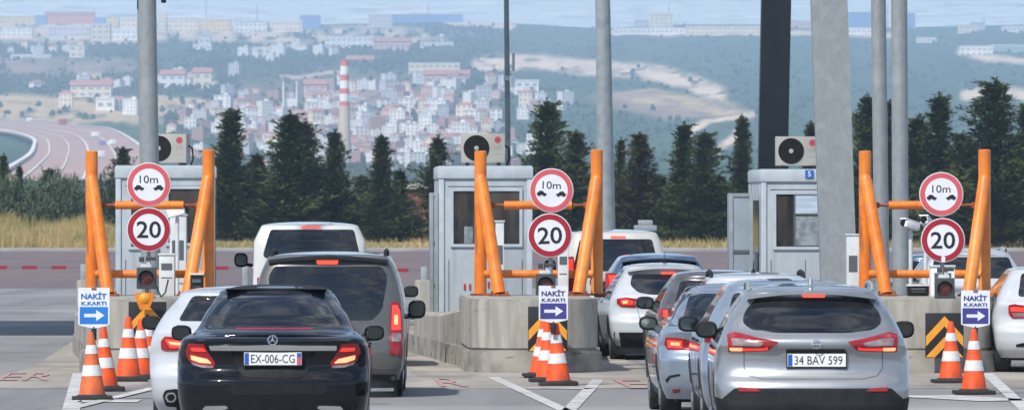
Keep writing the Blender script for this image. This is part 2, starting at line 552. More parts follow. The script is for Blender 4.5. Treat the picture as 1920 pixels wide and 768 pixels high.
def band(px, py, pts, hw):
    best = 1e9
    for (a, b), (c, d) in zip(pts, pts[1:]):
        l2 = (c - a) ** 2 + (d - b) ** 2
        t = max(0, min(1, ((px - a) * (c - a) + (py - b) * (d - b)) / l2))
        best = min(best, math.hypot(px - a - t * (c - a), py - b - t * (d - b)))
    return max(0.0, 1 - best / hw)
FOREST, FIELD, PALE, BROWN, SCRUB = (0.034, 0.068, 0.034), (0.50, 0.37, 0.22), (0.68, 0.53, 0.40), (0.28, 0.20, 0.155), (0.068, 0.108, 0.052)
def mixc(a, b, t):
    t = max(0, min(1, t))
    return tuple(x + (y - x) * t for x, y in zip(a, b))
def cover(px, py):
    """true ground colour of the land at a map position (given as the bearing and rise it has from the toll plaza)"""
    n1 = n2(px, py * 3.0, 0.008)
    nn = n2(px + 500, py * 3.2, 0.03)
    q = 1.0 if px < 900 else max(0.35, 1.0 - (px - 900) / 160.0)
    n9 = n2(px + 90, py * 5.0, 0.022) + 0.6 * n2(px, py * 6.0, 0.07)
    nn *= q
    c = mixc(FOREST, SCRUB, 0.42 + (n1 * 1.0 + nn * 0.5) * q)
    n9 = max(-0.8, min(0.8, n9))
    if px < 960:
        c = mixc(c, BROWN, blob(px, py, 80, 125, 260, 20) * max(0, 1.2 + nn * 1.4))
        c = mixc(c, FIELD, blob(px, py, 110, 208, 330, 34) * max(0, 1.1 + nn * 1.8))
        c = mixc(c, PALE, blob(px, py, 140, 60, 420, 26) * max(0, 1.1 + nn * 1.8))
        c = mixc(c, PALE, blob(px, py, 600, 66, 300, 22) * max(0, 0.8 + nn * 1.8))
        c = mixc(c, FIELD, band(px, py, [(300, 182), (380, 188), (400, 210)], 9) * 2)
        c = mixc(c, FIELD, band(px, py, [(0, 186), (110, 188), (180, 200), (260, 220)], 8) * 2)
        c = mixc(c, PALE, band(px, py, [(530, 145), (600, 140), (640, 138)], 4) * 2)
        c = mixc(c, BROWN, blob(px, py, 660, 225, 330, 105) * max(0, 0.9 + nn * 1.2))
    c = mixc(c, PALE, band(px, py, [(840, 42), (905, 44), (960, 50)], 8) * 2)
    c = mixc(c, PALE, band(px, py, [(900, 120), (1010, 116), (1110, 128), (1200, 128), (1280, 150), (1350, 176)], 19) * max(0, 1.5 + n9 * 2.0))
    c = mixc(c, FIELD, band(px, py, [(1150, 175), (1220, 170), (1300, 182)], 7) * max(0, 1.3 + n9 * 1.4))
    c = mixc(c, BROWN, blob(px, py, 1260, 198, 170, 28, 0.12) * max(0, 1.9 + n9))
    c = mixc(c, FIELD, blob(px, py, 1280, 194, 150, 18, 0.12) * max(0, 0.7 + n9 * 1.5))
    c = mixc(c, PALE, band(px, py, [(1290, 248), (1340, 228), (1410, 212)], 9) * max(0, 1.5 + n9 * 1.5))
    c = mixc(c, PALE, band(px, py, [(1330, 290), (1370, 268), (1390, 240)], 10) * max(0, 1.4 + n9 * 1.5))
    c = mixc(c, PALE, band(px, py, [(1810, 178), (1860, 172), (1950, 176)], 13) * max(0, 1.8 + n9 * 1.2))
    c = mixc(c, PALE, band(px, py, [(1800, 100), (1850, 112), (1960, 116)], 9) * max(0, 1.3 + n9))
    c = mixc(c, PALE, max(0, band(px, py, [(1130, 60), (1300, 62), (1430, 62), (1560, 62), (1680, 66)], 7) * max(0, 1.4 + n9)))
    return c

def build_terrain():
    cols = [-900, -600, -350, -180] + list(range(-80, 2001, 7)) + [2080, 2250, 2500, 2800]
    near = [(-700, -0.02), (-120, -0.02), (0, -0.02), (60, -0.02), (120, -0.02), (200, -0.02), (300, -0.02), (400, -0.02), (412, 0.06), (420, 0.35), (432, 0.55), (450, 0.4), (520, -4), (800, -9), (1400, -9), (1900, -4)]
    far = [400 - i * 12 for i in range(0, 5)] + [346 - 3.0 * i for i in range(0, 102)] + [40]
    vs, cs, fs = [], [], []
    for Y, z in near:
        for px in cols:
            X = (px - 960) / F * 3300
            bank = 1.0
            if 405 < Y < 500:
                rpx = 960 + X * F / Y
                bank = 2.6 if rpx < 150 else (1.0 + 1.6 * max(0, 1 - (rpx - 150) / 120.0))
            vs.append((X, Y, z * bank if z > 0 else z))
            if Y <= 405:
                cs.append((0.17, 0.165, 0.16))
            else:
                k = 0.5 + n2(X, Y, 0.08)
                cs.append(mixc((0.22, 0.18, 0.085), (0.10, 0.105, 0.045), k))
    for py in far:
        for px in cols:
            yy = YH - (YH - py) * sky_scale(px)
            Y = DIST(py)
            p = P(px, yy, Y)
            w_ = max(0.0, min(1.0, (Y - 2200) / 800.0)) * (0.0 if py <= 41 else 1.0)
            X = p.x if Y >= 3300 else (px - 960) / F * 3300
            z = p.z + n2(px, py * 2, 0.012, 3) * 3.0 * w_
            vs.append((X, Y, z))
            rpx = 960 + X * F / Y
            cs.append(cover(rpx, yy))
    rows = len(near) + len(far)
    # the land beyond the ridge falls away
    for px in cols:
        p = P(px, SKYLINE(px), 10200)
        vs.append((p.x * 1.08, 11000, p.z - 60))
        cs.append(FOREST)
    rows += 1
    nc = len(cols)
    for r in range(rows - 1):
        for c in range(nc - 1):
            a = r * nc + c
            fs.append((a, a + 1, a + nc + 1, a + nc))
    me = bpy.data.meshes.new('ground')
    me.from_pydata(vs, [], fs)
    at = me.color_attributes.new('land_cover', 'FLOAT_COLOR', 'POINT')
    at.data.foreach_set('color', [x for c in cs for x in (*c, 1.0)])
    me.polygons.foreach_set('use_smooth', [True] * len(me.polygons))
    m = bpy.data.materials.new('land')
    m.use_nodes = True
    n = m.node_tree
    b = n.nodes['Principled BSDF']
    b.inputs['Roughness'].default_value = 1.0
    b.inputs['Specular IOR Level'].default_value = 0.1
    a = n.nodes.new('ShaderNodeVertexColor')
    a.layer_name = 'land_cover'
    t = n.nodes.new('ShaderNodeTexCoord')
    mpn = n.nodes.new('ShaderNodeMapping')
    mpn.inputs['Scale'].default_value = (0.02, 0.006, 0.0)
    nn = n.nodes.new('ShaderNodeTexNoise')
    nn.inputs['Scale'].default_value = 1.0
    nn.inputs['Detail'].default_value = 8
    nn.inputs['Roughness'].default_value = 0.65
    rr = n.nodes.new('ShaderNodeValToRGB')
    rr.color_ramp.elements[0].position = 0.35
    rr.color_ramp.elements[0].color = (0.82, 0.84, 0.84, 1)
    rr.color_ramp.elements[1].position = 0.68
    rr.color_ramp.elements[1].color = (1.18, 1.16, 1.13, 1)
    mm = n.nodes.new('ShaderNodeMixRGB')
    mm.blend_type = 'MULTIPLY'
    mm.inputs['Fac'].default_value = 1.0
    n.links.new(t.outputs['Object'], mpn.inputs['Vector'])
    n.links.new(mpn.outputs['Vector'], nn.inputs['Vector'])
    n.links.new(nn.outputs['Fac'], rr.inputs['Fac'])
    n.links.new(a.outputs['Color'], mm.inputs['Color1'])
    n.links.new(rr.outputs['Color'], mm.inputs['Color2'])
    n.links.new(mm.outputs['Color'], b.inputs['Base Color'])
    me.materials.append(m)
    o = bpy.data.objects.new('ground', me)
    COL.objects.link(o)
    structure(o)
build_terrain()

# haze: one closed box round the camera and the whole scene
hb = MB().box((0, 5000, 160), (4400, 12040, 352))
hm = bpy.data.materials.new('haze_air')
hm.use_nodes = True
hm.node_tree.nodes.clear()
ho = hm.node_tree.nodes.new('ShaderNodeOutputMaterial')
hv = hm.node_tree.nodes.new('ShaderNodeVolumePrincipled')
hv.inputs['Color'].default_value = (0.54, 0.735, 1.0, 1)
hv.inputs['Density'].default_value = HAZE_DENSITY
hv.inputs['Anisotropy'].default_value = 0.0
hm.node_tree.links.new(hv.outputs['Volume'], ho.inputs['Volume'])
hz = hb.build('haze', hm, smooth=0)
hz['kind'] = 'stuff'

# ------------------------------------------------------------------ pavements and markings
def sheet(name, pts, z, m):
    return structure(MB().add([(x, y, z) for x, y in pts], [tuple(range(len(pts)))]).build(name, m, smooth=0))
sheet('far_road', [(-110, 205), (110, 205), (110, 398), (-110, 398)], 0.006, M['far_asphalt'])
sheet('toll_plaza_pavement', [(-80, -20), (80, -20), (80, 204.6), (-80, 204.6)], 0.004, M['asphalt'])
kb = MB()
kb.box((0, 401.0, 0.10), (220, 2.6, 0.22), bev=0.04)
structure(kb.build('kerb', M['kerb']))

PSI = R(2.1)                                  # the lanes run slightly to the left
def lane(nx, ny, u, v, z=0.0):
    """island frame -> world: u to the right, v away from the nose (nx, ny)"""
    return Vector((nx + u * math.cos(PSI) - v * math.sin(PSI), ny + u * math.sin(PSI) + v * math.cos(PSI), z))
NOSES = {'left': (XS(276, 136.0), 95.6), 'mid': (XS(1004, 136.0), 95.6), 'right': (XS(1752, 136.0), 95.6)}
for k, (nx, ny) in NOSES.items():
    pts = [lane(nx, ny, u, v) for u, v in ((-2.1, -8.5), (2.1, -8.5), (1.7, 5), (1.6, 45), (-1.6, 45), (-1.7, 5))]
    sheet('concrete_apron', [(p.x, p.y) for p in pts], 0.008, M['apron'])
def strip(name, pts, w, m, z=0.013):
    mb = MB()
    for (a, b) in zip(pts, pts[1:]):
        a, b = Vector(a), Vector(b)
        d = (b - a)
        q = Vector((-d.y, d.x, 0)).normalized() * (w / 2)
        mb.add([a - q, a + q, b + q, b - q], [(0, 1, 2, 3)])
    for i, v in enumerate(mb.v):
        mb.v[i] = (v[0], v[1], z)
    return structure(mb.build(name, m, smooth=0))
strip('road_marking', [G(925, 708), G(1070, 775)], 0.16, M['marking'])
strip('road_marking', [G(1122, 712), G(1062, 775)], 0.16, M['marking'])
strip('road_marking', [G(985, 728), G(1112, 729)], 0.5, M['marking'])
strip('road_marking', [G(150, 700), G(128, 790)], 0.20, M['marking'])
strip('road_marking', [G(128, 768), G(290, 728)], 0.16, M['marking'], 0.017)
strip('road_marking', [G(150, 752), G(262, 752)], 1.2, M['marking'])
strip('road_marking', [G(1850, 700), G(1925, 770)], 0.16, M['marking'])
strip('road_marking', [G(1720, 742), G(1900, 752)], 0.9, M['marking'])
jm = MB()
rj = random.Random(5)
for v in range(62, 204, 6):
    for (x0, x1) in ((-30, -7.4), (-2.6, -1.4), (2.0, 3.2), (7.7, 30)):
        jm.add([(x0, v, 0.011), (x1, v, 0.011), (x1, v + 0.10, 0.011), (x0, v + 0.10, 0.011)], [(0, 1, 2, 3)])
structure(jm.build('pavement_joint', mat('tarred_joint', (0.09, 0.088, 0.086), (0.16, 0.155, 0.15), 1.5, 0.9), smooth=0))
def road_word(txt, px, py, wpx, z=0.018):
    c = G(px, py)
    s = F / c.y
    mb = MB().text(txt, 0, 0, 4.4, 0, fn=lambda a, b: (c.x + a - (b * math.sin(PSI)), c.y + b, z), w=wpx / s, bold=0)
    return structure(mb.build('road_lettering', M['red_marking'], smooth=0))
road_word('ER', 52, 707, 96)
road_word('R', 845, 718, 52)
road_word('E', 1190, 721, 50)

# ------------------------------------------------------------------ toll islands
def nose_outline(w, L, front=0.75, n=28):
    pts = []
    for i in range(n + 1):
        t = PI + PI * i / n
        pts.append((w * math.copysign(abs(math.cos(t)) ** 0.86, math.cos(t)), front + front * math.sin(t)))
    return pts + [(w, L), (-w, L)]
def curb_outline():
    return nose_outline(0.93, 3.0, 0.7) 
ISL = {}
def island(key, label):
    nx, ny = NOSES[key]
    t = thing('toll_island', label, 'traffic island', (nx, ny, 0), PSI, 'concrete toll islands')
    # plinth with a long tail under the booth
    mb = MB()
    o = nose_outline(0.955, 4.2, 0.86)
    o = [(a, b - 0.02) for a, b in o]
    mb.prism(o, 0.0, 0.28)
    o2 = [(a * 0.972, 0.03 + b * 0.985) for a, b in o]
    mb.prism(o2, 0.28, 0.305)
    mb.prism([(a * 0.92, 0.09 + b * 0.95) for a, b in o], 0.305, 0.345)
    mb.prism([(-0.93, 4.2), (0.93, 4.2), (1.35, 12), (1.45, 36), (-1.45, 36), (-1.4, 14), (-1.12, 8)], 0.0, 0.29)
    mb.build('plinth', M['plinth'], t, 30)
    mb = MB()
    o = nose_outline(0.90, 5.4, 0.82)
    o = [(a, b + 0.05) for a, b in o]
    mb.prism(o, 0.345, 0.985)
    mb.prism([(a * 0.985, 0.02 + b * 0.985) for a, b in o], 0.985, 1.02)
    mb.build('nose_block', M['concrete'], t, 30)
    # low side walls with a broken coping
    mb = MB()
    for sgn in (-1, 1):
        w0, w1, w2 = 0.905, 1.10, 1.36
        seg = [(w0, 4.6, 0.84), (w1, 8.0, 0.72), (w2, 13.5, 0.66)]
        for (a, y0, h0), (b, y1, h1) in zip(seg, seg[1:]):
            q = 0.26
            vs = []
            for (w, y, h) in ((a, y0, h0), (b, y1, h1)):
                for (u, z) in ((w, 0.29), (w, h - 0.05), (w - 0.05, h), (w - q, h), (w - q, 0.29)):
                    vs.append((sgn * u, y, z))
            mb.add(vs, [(0, 1, 6, 5), (1, 2, 7, 6), (2, 3, 8, 7), (3, 4, 9, 8), (0, 1, 2, 3, 4), (5, 6, 7, 8, 9)])
    mb.build('side_wall', M['concrete'], t, 30)
    mb = MB()
    mb.box((-1.22, 14.3, 0.72), (0.24, 0.5, 0.86), bev=0.03)
    mb.build('bollard_block', M['concrete'], t)
    # bolted plates carrying the frame
    ISL[key] = t
    return t
island('left', 'concrete toll island with orange beacon in front of its chevron board')
island('mid', 'concrete toll island between the two queues with rounded nose in full view')
island('right', 'concrete toll island partly hidden by the silver crossover in front')

# the orange guard frame on each island
def frame(key, label, lp, rp):
    nx, ny = NOSES[key]
    s = 130.0
    Yp = F / s
    t = thing('guard_frame', label, 'guard frame', (XS((lp + rp) / 2, s), Yp, 1.02), 0, 'orange steel guard frames')
    hw = (rp - lp) / 2 / s
    for sg in (-1, 1):
        mb = MB()
        mb.tube((sg * hw, 0, 0.02), (sg * hw, 0, 2.07 + (0.02 if sg > 0 else 0.0)), 0.089, n=20)
        mb.lathe([(0.089, 0), (0.075, 0.012), (0.0, 0.014)], 20, (sg * hw, 0, 2.07 + (0.02 if sg > 0 else 0)))
        p = mb.build('post', M['orange'], t, 40)
        MB().box((sg * hw, 0, 0.015), (0.30, 0.30, 0.03), bev=0.006).build('foot_plate', M['rust'], p)
        mb = MB()
        mb.tube((sg * (hw - 0.005), -0.09, 1.66), (sg * (hw - 0.27), -0.62, 0.03), 0.092, n=20)
        mb.lathe([(0.0, -0.092), (0.065, -0.065), (0.092, 0.0), (0.065, 0.065), (0.0, 0.092)], 16, (sg * (hw - 0.005), -0.09, 1.66))
        b = mb.build('brace', M['orange'], t, 40)
        mbf = MB().box((sg * (hw - 0.275), -0.63, 0.015), (0.30, 0.30, 0.03), bev=0.006)
        for dx in (-0.11, 0.11):
            mbf.tube((sg * (hw - 0.275) + dx, -0.74, 0.03), (sg * (hw - 0.275) + dx, -0.74, 0.07), 0.016, n=6)
        mbf.build('foot_plate', M['rust'], b)
    # upper rail: a thick tube that telescopes on thin rods
    mb = MB()
    mb.tube((-hw + 0.34, -0.03, 1.30), (hw - 0.36, -0.03, 1.30), 0.06, n=16)
    u = mb.build('upper_rail', M['orange'], t, 40)
    mb = MB()
    mb.tube((-hw + 0.02, -0.03, 1.30), (-hw + 0.36, -0.03, 1.30), 0.022, n=10)
    mb.tube((hw - 0.38, -0.03, 1.30), (hw - 0.02, -0.03, 1.30), 0.022, n=10)
    mb.box((-hw + 0.16, -0.03, 1.30), (0.09, 0.09, 0.085), bev=0.01)
    mb.box((hw - 0.14, -0.03, 1.30), (0.10, 0.09, 0.085), bev=0.01)
    mb.build('rail_rod', M['rust'], u)
    MB().tube((-hw + 0.05, -0.03, 0.31), (hw - 0.05, -0.03, 0.31), 0.058, n=16).build('lower_rail', M['orange'], t, 40)
    return t
frame('left', 'orange steel pipe frame in front of the left booth, beside the yellow grass', 172, 391)
frame('mid', 'orange steel pipe frame on the middle island before the booth', 901, 1119)
frame('right', 'orange steel pipe frame before the two thin grey pipes at right', 1622, 1846)

# ------------------------------------------------------------------ road signs and signal lamps on the noses
def circ(mb, r, y, m_, cx=0, cz=0, r0=0):
    mb.disc(cx, cz, r, y, m_, 48, r0)
def little_car(mb, cx, cz, k, y, mi, flip):
    o = [(-0.5, -0.16), (0.5, -0.16), (0.5, 0.02), (0.30, 0.05), (0.12, 0.26), (-0.22, 0.30), (-0.38, 0.10), (-0.5, 0.06)]
    pts = [(cx + (a if not flip else -a) * k, cz + b * k) for a, b in o]
    mb.poly(pts, y, mi)
    for a in (-0.27, 0.27):
        mb.disc(cx + a * k, cz - 0.16 * k, 0.12 * k, y - 0.0006, mi, 16)
def road_sign(kind, px, py, Y, label, bottom, tilt=0.0, patch=False):
    p = P(px, py, Y)
    t = thing('road_sign', label, 'road sign', (p.x, p.y, p.z), 0, 'round road signs')
    r = 0.305
    mb = MB()
    mb.lathe([(0.0, 0.016), (r, 0.016), (r + 0.004, 0.008), (r, 0.0), (0.0, 0.0)], 48, axis='Y', mi=0)
    col = 2 if kind == '20' else 3
    circ(mb, r - 0.006, -0.002, 1)
    circ(mb, r - 0.010, -0.004, col, r0=r - 0.010 - (0.075 if kind == '20' else 0.068))
    if kind == '20':
        mb.text('20', 0, 0.0, 0.235, -0.006, 4, w=0.34)
        if patch:
            mb.poly([(-0.022, -0.305), (0.030, -0.305), (0.034, -0.235), (0.0, -0.215), (-0.022, -0.235)], -0.0065, 1)
    else:
        mb.text('10m', 0, 0.075, 0.105, -0.006, 4, w=0.255, bold=False)
        little_car(mb, -0.135, -0.045, 0.135, -0.006, 4, False)
        little_car(mb, 0.135, -0.045, 0.135, -0.006, 4, True)
    f = mb.build('sign_face', [M['offwhite'], M['sign_white'], M['sign_red'], M['sign_pink'], M['sign_black']], t, 40)
    f.rotation_euler = (0, tilt, 0)
    mb = MB()
    mb.box((0, 0.03, 0.09), (0.16, 0.03, 0.03)).box((0, 0.03, -0.09), (0.16, 0.03, 0.03))
    mb.build('bracket', M['galv'], t)
    return t
def signal(key, px, py, Y, label, spx, gap):
    """signal lamp with the sign post that carries it"""
    p = P(px, py, Y)
    t = thing('signal_lamp', label, 'traffic light', (p.x, p.y, 1.02), 0, 'unlit signal lamps')
    h = p.z - 1.02
    mb = MB()
    mb.box((0, 0, h), (0.275, 0.14, 0.30), bev=0.012)
    body = mb.build('housing', M['dark_steel'], t)
    mb = MB()
    mb.lathe([(0.0, -0.085), (0.05, -0.083), (0.085, -0.077), (0.10, -0.072)], 24, (0, 0, h), 'Y')
    mb.build('lens', M['lens_off'], body)
    vis = MB()
    n = 14
    vs = []
    for yy in (-0.07, -0.14):
        for rr in (0.112, 0.119):
            for i in range(n + 1):
                a = R(-20) + R(220) * i / n
                vs.append((rr * math.cos(a), yy, h + rr * math.sin(a)))
    k = n + 1
    fs = []
    for i in range(n):
        fs += [(i, i + 1, 2 * k + i + 1, 2 * k + i), (k + i, k + i + 1, 3 * k + i + 1, 3 * k + i), (2 * k + i, 2 * k + i + 1, 3 * k + i + 1, 3 * k + i)]
    vis.add(vs, fs).build('visor', M['dark_steel'], body)
    mb = MB()
    mb.tube((0.0, 0.05, 0.0), (0.0, 0.05, h - 0.12), 0.028, n=12)
    mb.box((0.0, 0.05, 0.01), (0.16, 0.16, 0.02))
    mb.build('stand', M['galv'], t)
    # clamps and cable between lamp and signs
    mb = MB()
    mb.box((-0.01, 0.02, h + 0.17), (0.15, 0.08, 0.05), 0, bev=0.008)
    mb.box((0.0, 0.04, h + 0.05), (0.03, 0.03, 0.5), 1)
    mb.box((0.02, 0.02, h + 0.235), (0.05, 0.06, 0.07), 0)
    mb.box((0.06, 0.0, h + 0.27), (0.14, 0.06, 0.05), 1, bev=0.008)
    mb.box((-0.07, 0.0, h + 0.26), (0.07, 0.06, 0.07), 1, bev=0.008)
    mb.build('clamp', [M['offwhite'], M['dark_steel']], t)
    MB().path([(0.13, 0, h - 0.1), (0.2, -0.02, h - 0.26), (0.26, -0.02, h - 0.2), (0.30, 0.0, h - 0.02)], [0.012] * 4).build('cable', M['dark_steel'], t)
    return t
def sign_post(px, Y, label, top):
    p = P(px, 400, Y)
    t = MB()
    t.tube((0, 0, 0), (0, 0, top - 1.02), 0.03, n=12)
    t.box((0, 0, 0.012), (0.18, 0.18, 0.024))
    o = t.build('sign_post', M['galv'])
    o.location = (p.x, Y, 1.022)
    tag(o, label, 'sign post', 'sign posts')
YS = 96.6
for key, a, b, c, nm in (('left', (279, 346), (279, 430), (275, 521), 'before the left booth'), ('mid', (1034, 357), (1031, 441), (1023, 533), 'beside the middle booth'), ('right', (1765, 364), (1768, 450), (1771, 541), 'on the right island')):
    road_sign('10', a[0], a[1], YS, 'round 10m sign with two small cars and faded rim ' + nm, 0, R({'left': 0, 'mid': 2, 'right': 0}[key]))
    road_sign('20', b[0], b[1], YS + 0.005, 'round 20 sign with dark red rim ' + nm, 0, R({'left': 0, 'mid': -2, 'right': 0}[key]), patch=(key == 'right'))
    sign_post((a[0] + b[0]) / 2, YS + 0.09, 'thin grey post behind the round signs ' + nm, 2.75)
    signal(key, c[0], c[1], YS - 0.28, 'black box signal lamp with dark red lens below the signs ' + nm, a[0], 0)

# chevron boards on the nose faces
def chevron(px0, px1, py0, py1, label, Y):
    cx, cy = (px0 + px1) / 2, (py0 + py1) / 2
    p = P(cx, cy, Y)
    s = F / Y
    w, h = (px1 - px0) / s / 2, (py1 - py0) / s / 2
    mb = MB()
    mb.box((0, 0.015, 0), (2 * w, 0.03, 2 * h), 0, bev=0.01)
    t = 0.30 * h
    # two yellow chevrons pointing up, clipped to the board
    for apex in (0.86 * h, -0.06 * h):
        for sg in (-1, 1):
            slope = 1.05
            pts = [(0, apex), (0, apex - t * 1.5), (sg * w * 0.97, apex - t * 1.5 - slope * w), (sg * w * 0.97, apex - slope * w)]
            lo = -h * 0.97
            # clip against the bottom edge
            out = []
            for i in range(4):
                a, b = pts[i], pts[(i + 1) % 4]
                if a[1] >= lo:
                    out.append(a)
                if (a[1] - lo) * (b[1] - lo) < 0:
                    q = (lo - a[1]) / (b[1] - a[1])
                    out.append((a[0] + q * (b[0] - a[0]), lo))
            if len(out) >= 3:
                mb.poly(out, -0.003, 1)
    o = mb.build('chevron_board', [M['sign_black'], M['yellow']])
    o.location = p
    tag(o, label, 'hazard board', 'black and yellow chevron boards')
chevron(241, 312, 565, 640, 'black and yellow chevron board below the amber flasher on the left island', 95.35)
chevron(990, 1064, 574, 658, 'black and yellow chevron board behind the stacked cones on the middle island', 95.35)
chevron(1735, 1807, 586, 670, 'black and yellow chevron board fully visible on the right island', 95.35)
# amber flasher on the left island
p = P(271, 562, 95.1)
t = thing('amber_flasher', 'amber warning flasher hanging over the chevron board on the left island', 'warning lamp', p)
fo = [(-0.125, 0.10), (0.125, 0.10), (0.13, 0.03), (0.06, -0.13), (-0.06, -0.13), (-0.13, 0.03)]
MB().prism([(a, b) for a, b in fo], -0.03, 0.08, 'XZ').build('housing', M['flasher'], t, 30)
MB().lathe([(0.0, -0.055), (0.05, -0.05), (0.075, -0.032)], 24, (0, 0, 0.02), 'Y').build('lamp', M['yellow'], t)

# NAKIT boards standing in the cones
def cone(px, py, label, m, tilt=(0, 0), k=1.0):
    c = G(px, py)
    t = thing('traffic_cone', label, 'traffic cone', (c.x, c.y, 0.02), 0, 'orange and white traffic cones')
    zs = [(0.158, 0.045), (0.132, 0.20), (0.108, 0.345), (0.083, 0.50), (0.062, 0.625), (0.034, 0.765), (0.028, 0.78), (0.012, 0.78)]
    mb = MB()
    prof = []
    mis = []
    def rad(z):
        return 0.158 - (0.158 - 0.032) * (z - 0.045) / 0.735
    cuts = [(0.045, 0), (0.27, 1), (0.40, 0), (0.53, 1), (0.635, 0), (0.78, 0)]
    prof = []
    for i, (z, mi) in enumerate(cuts):
        if mi == 1:
            prof += [(rad(z), z), (rad(z) + 0.004, z + 0.001)]
            mis += [0, 1]
        else:
            if i:
                if cuts[i - 1][1] == 1:
                    prof += [(rad(z) + 0.004, z - 0.001), (rad(z), z)]
                    mis += [0, 0]
                else:
                    prof += [(rad(z), z)]
                    mis += [0]
            else:
                prof += [(rad(z), z)]
                mis += [0]
    prof += [(0.014, 0.785)]
    o = mb.lathe(prof, 28, mis=mis[:len(prof) - 1]).build('cone_body', [m, M['band']], t, 40)
    mb = MB()
    mb.box((0, 0, 0.012), (0.48, 0.48, 0.045), 0, rz=R(4), bev=0.014)
    mb.lathe([(0.20, 0.03), (0.175, 0.05), (0.155, 0.055)], 24)
    for sx in (-1, 1):
        for sy in (-1, 1):
            mb.box((sx * 0.17, sy * 0.17, -0.008), (0.12, 0.12, 0.024), bev=0.006)
    mb.build('base', M['rubber'], t)
    t.rotation_euler = (tilt[0], tilt[1], 0)
    t.scale = (k, k, k)
    return t
cone(173, 750, 'faded traffic cone carrying the bright blue arrow board', M['cone_faded'], (0, R(-1)))
cone(198, 733, 'traffic cone just right of the cone with the bright blue board', M['cone'], (0, R(-2)))
cone(240, 715, 'larger looking traffic cone left of the pair before the left chevron board', M['cone'], (0, R(0.5)), 1.06)
cone(264, 711, 'traffic cone beside the white car, left one of the close pair', M['cone'], (0, 0))
cone(276, 706, 'rearmost traffic cone of the left group, half hidden by the white car', M['cone'], (0, R(1)))
cone(1047, 723, 'nearest traffic cone of the middle group, under the violet arrow board', M['cone'], (0, R(-2.5)))
cone(1027, 716, 'second traffic cone of the middle group, squeezed behind the nearest', M['cone'], (0, R(-0.5)))
cone(1014, 708, 'rearmost traffic cone of the middle group, leaning over at left', M['cone'], (0, R(3)))
cone(1783, 718, 'traffic cone in front of the right chevron board, without an arrow board', M['cone'], (0, 0))
cone(1826, 739, 'traffic cone carrying the arrow board at the right island', M['cone'], (0, 0))

def arrow_board(px, py, Y, w, h, label, blue, txt):
    p = P(px, py, Y)
    t = thing('arrow_board', label, 'sign', p, 0, 'arrow boards on cones')
    mb = MB()
    o = [(-w, h), (w, h), (w, -h * 0.80), (w * 0.85, -h * 0.86), (0, -h), (-w * 0.85, -h * 0.86), (-w, -h * 0.80)]
    mb.prism(o, 0.0, 0.014, 'XZ', 0)
    mb.text('NAKİT', 0, h * 0.62, h * 0.36, -0.003, 2, w=w * 1.62, bold=2)
    mb.text('K.KARTI', 0, h * 0.23, h * 0.19, -0.003, 2, w=w * 1.60, bold=2)
    mb.poly([(-w * 0.9, h * 0.06), (w * 0.9, h * 0.06), (w * 0.9, -h * 0.78), (-w * 0.9, -h * 0.78)], -0.002, 1)
    cz = -h * 0.36
    mb.poly([(-w * 0.62, cz + h * 0.085), (w * 0.15, cz + h * 0.085), (w * 0.15, cz + h * 0.27), (w * 0.68, cz), (w * 0.15, cz - h * 0.27), (w * 0.15, cz - h * 0.085), (-w * 0.62, cz - h * 0.085)], -0.004, 0)
    mb.build('board', [M['sign_white'], blue, txt], t, 0)
    mb = MB()
    mb.tube((0, 0.03, h * 0.8), (0, 0.03, -h - 0.14), 0.016, n=10)
    mb.tube((0, 0.03, -h - 0.14), (0, 0.03, -h + 0.02), 0.032, n=12)
    mb.build('stick', M['rubber'], t)
    MB().box((0, -0.004, h * 0.95), (w * 0.3, 0.01, 0.02)).build('clip', M['rust'], t)
arrow_board(176, 577, G(173, 750).y - 0.02, 0.185, 0.240, 'bright blue and white arrow board on a cone at the left island', M['sign_blue'], M['text_blue'])
arrow_board(1037.5, 570, G(1047, 723).y - 0.13, 0.186, 0.238, 'violet blue and white arrow board above the stacked cones of the middle island', M['sign_violet'], M['text_navy'])
arrow_board(1829, 579, G(1826, 739).y - 0.02, 0.175, 0.228, 'violet blue and white arrow board on a cone at the right island', M['sign_violet'], M['text_navy'])

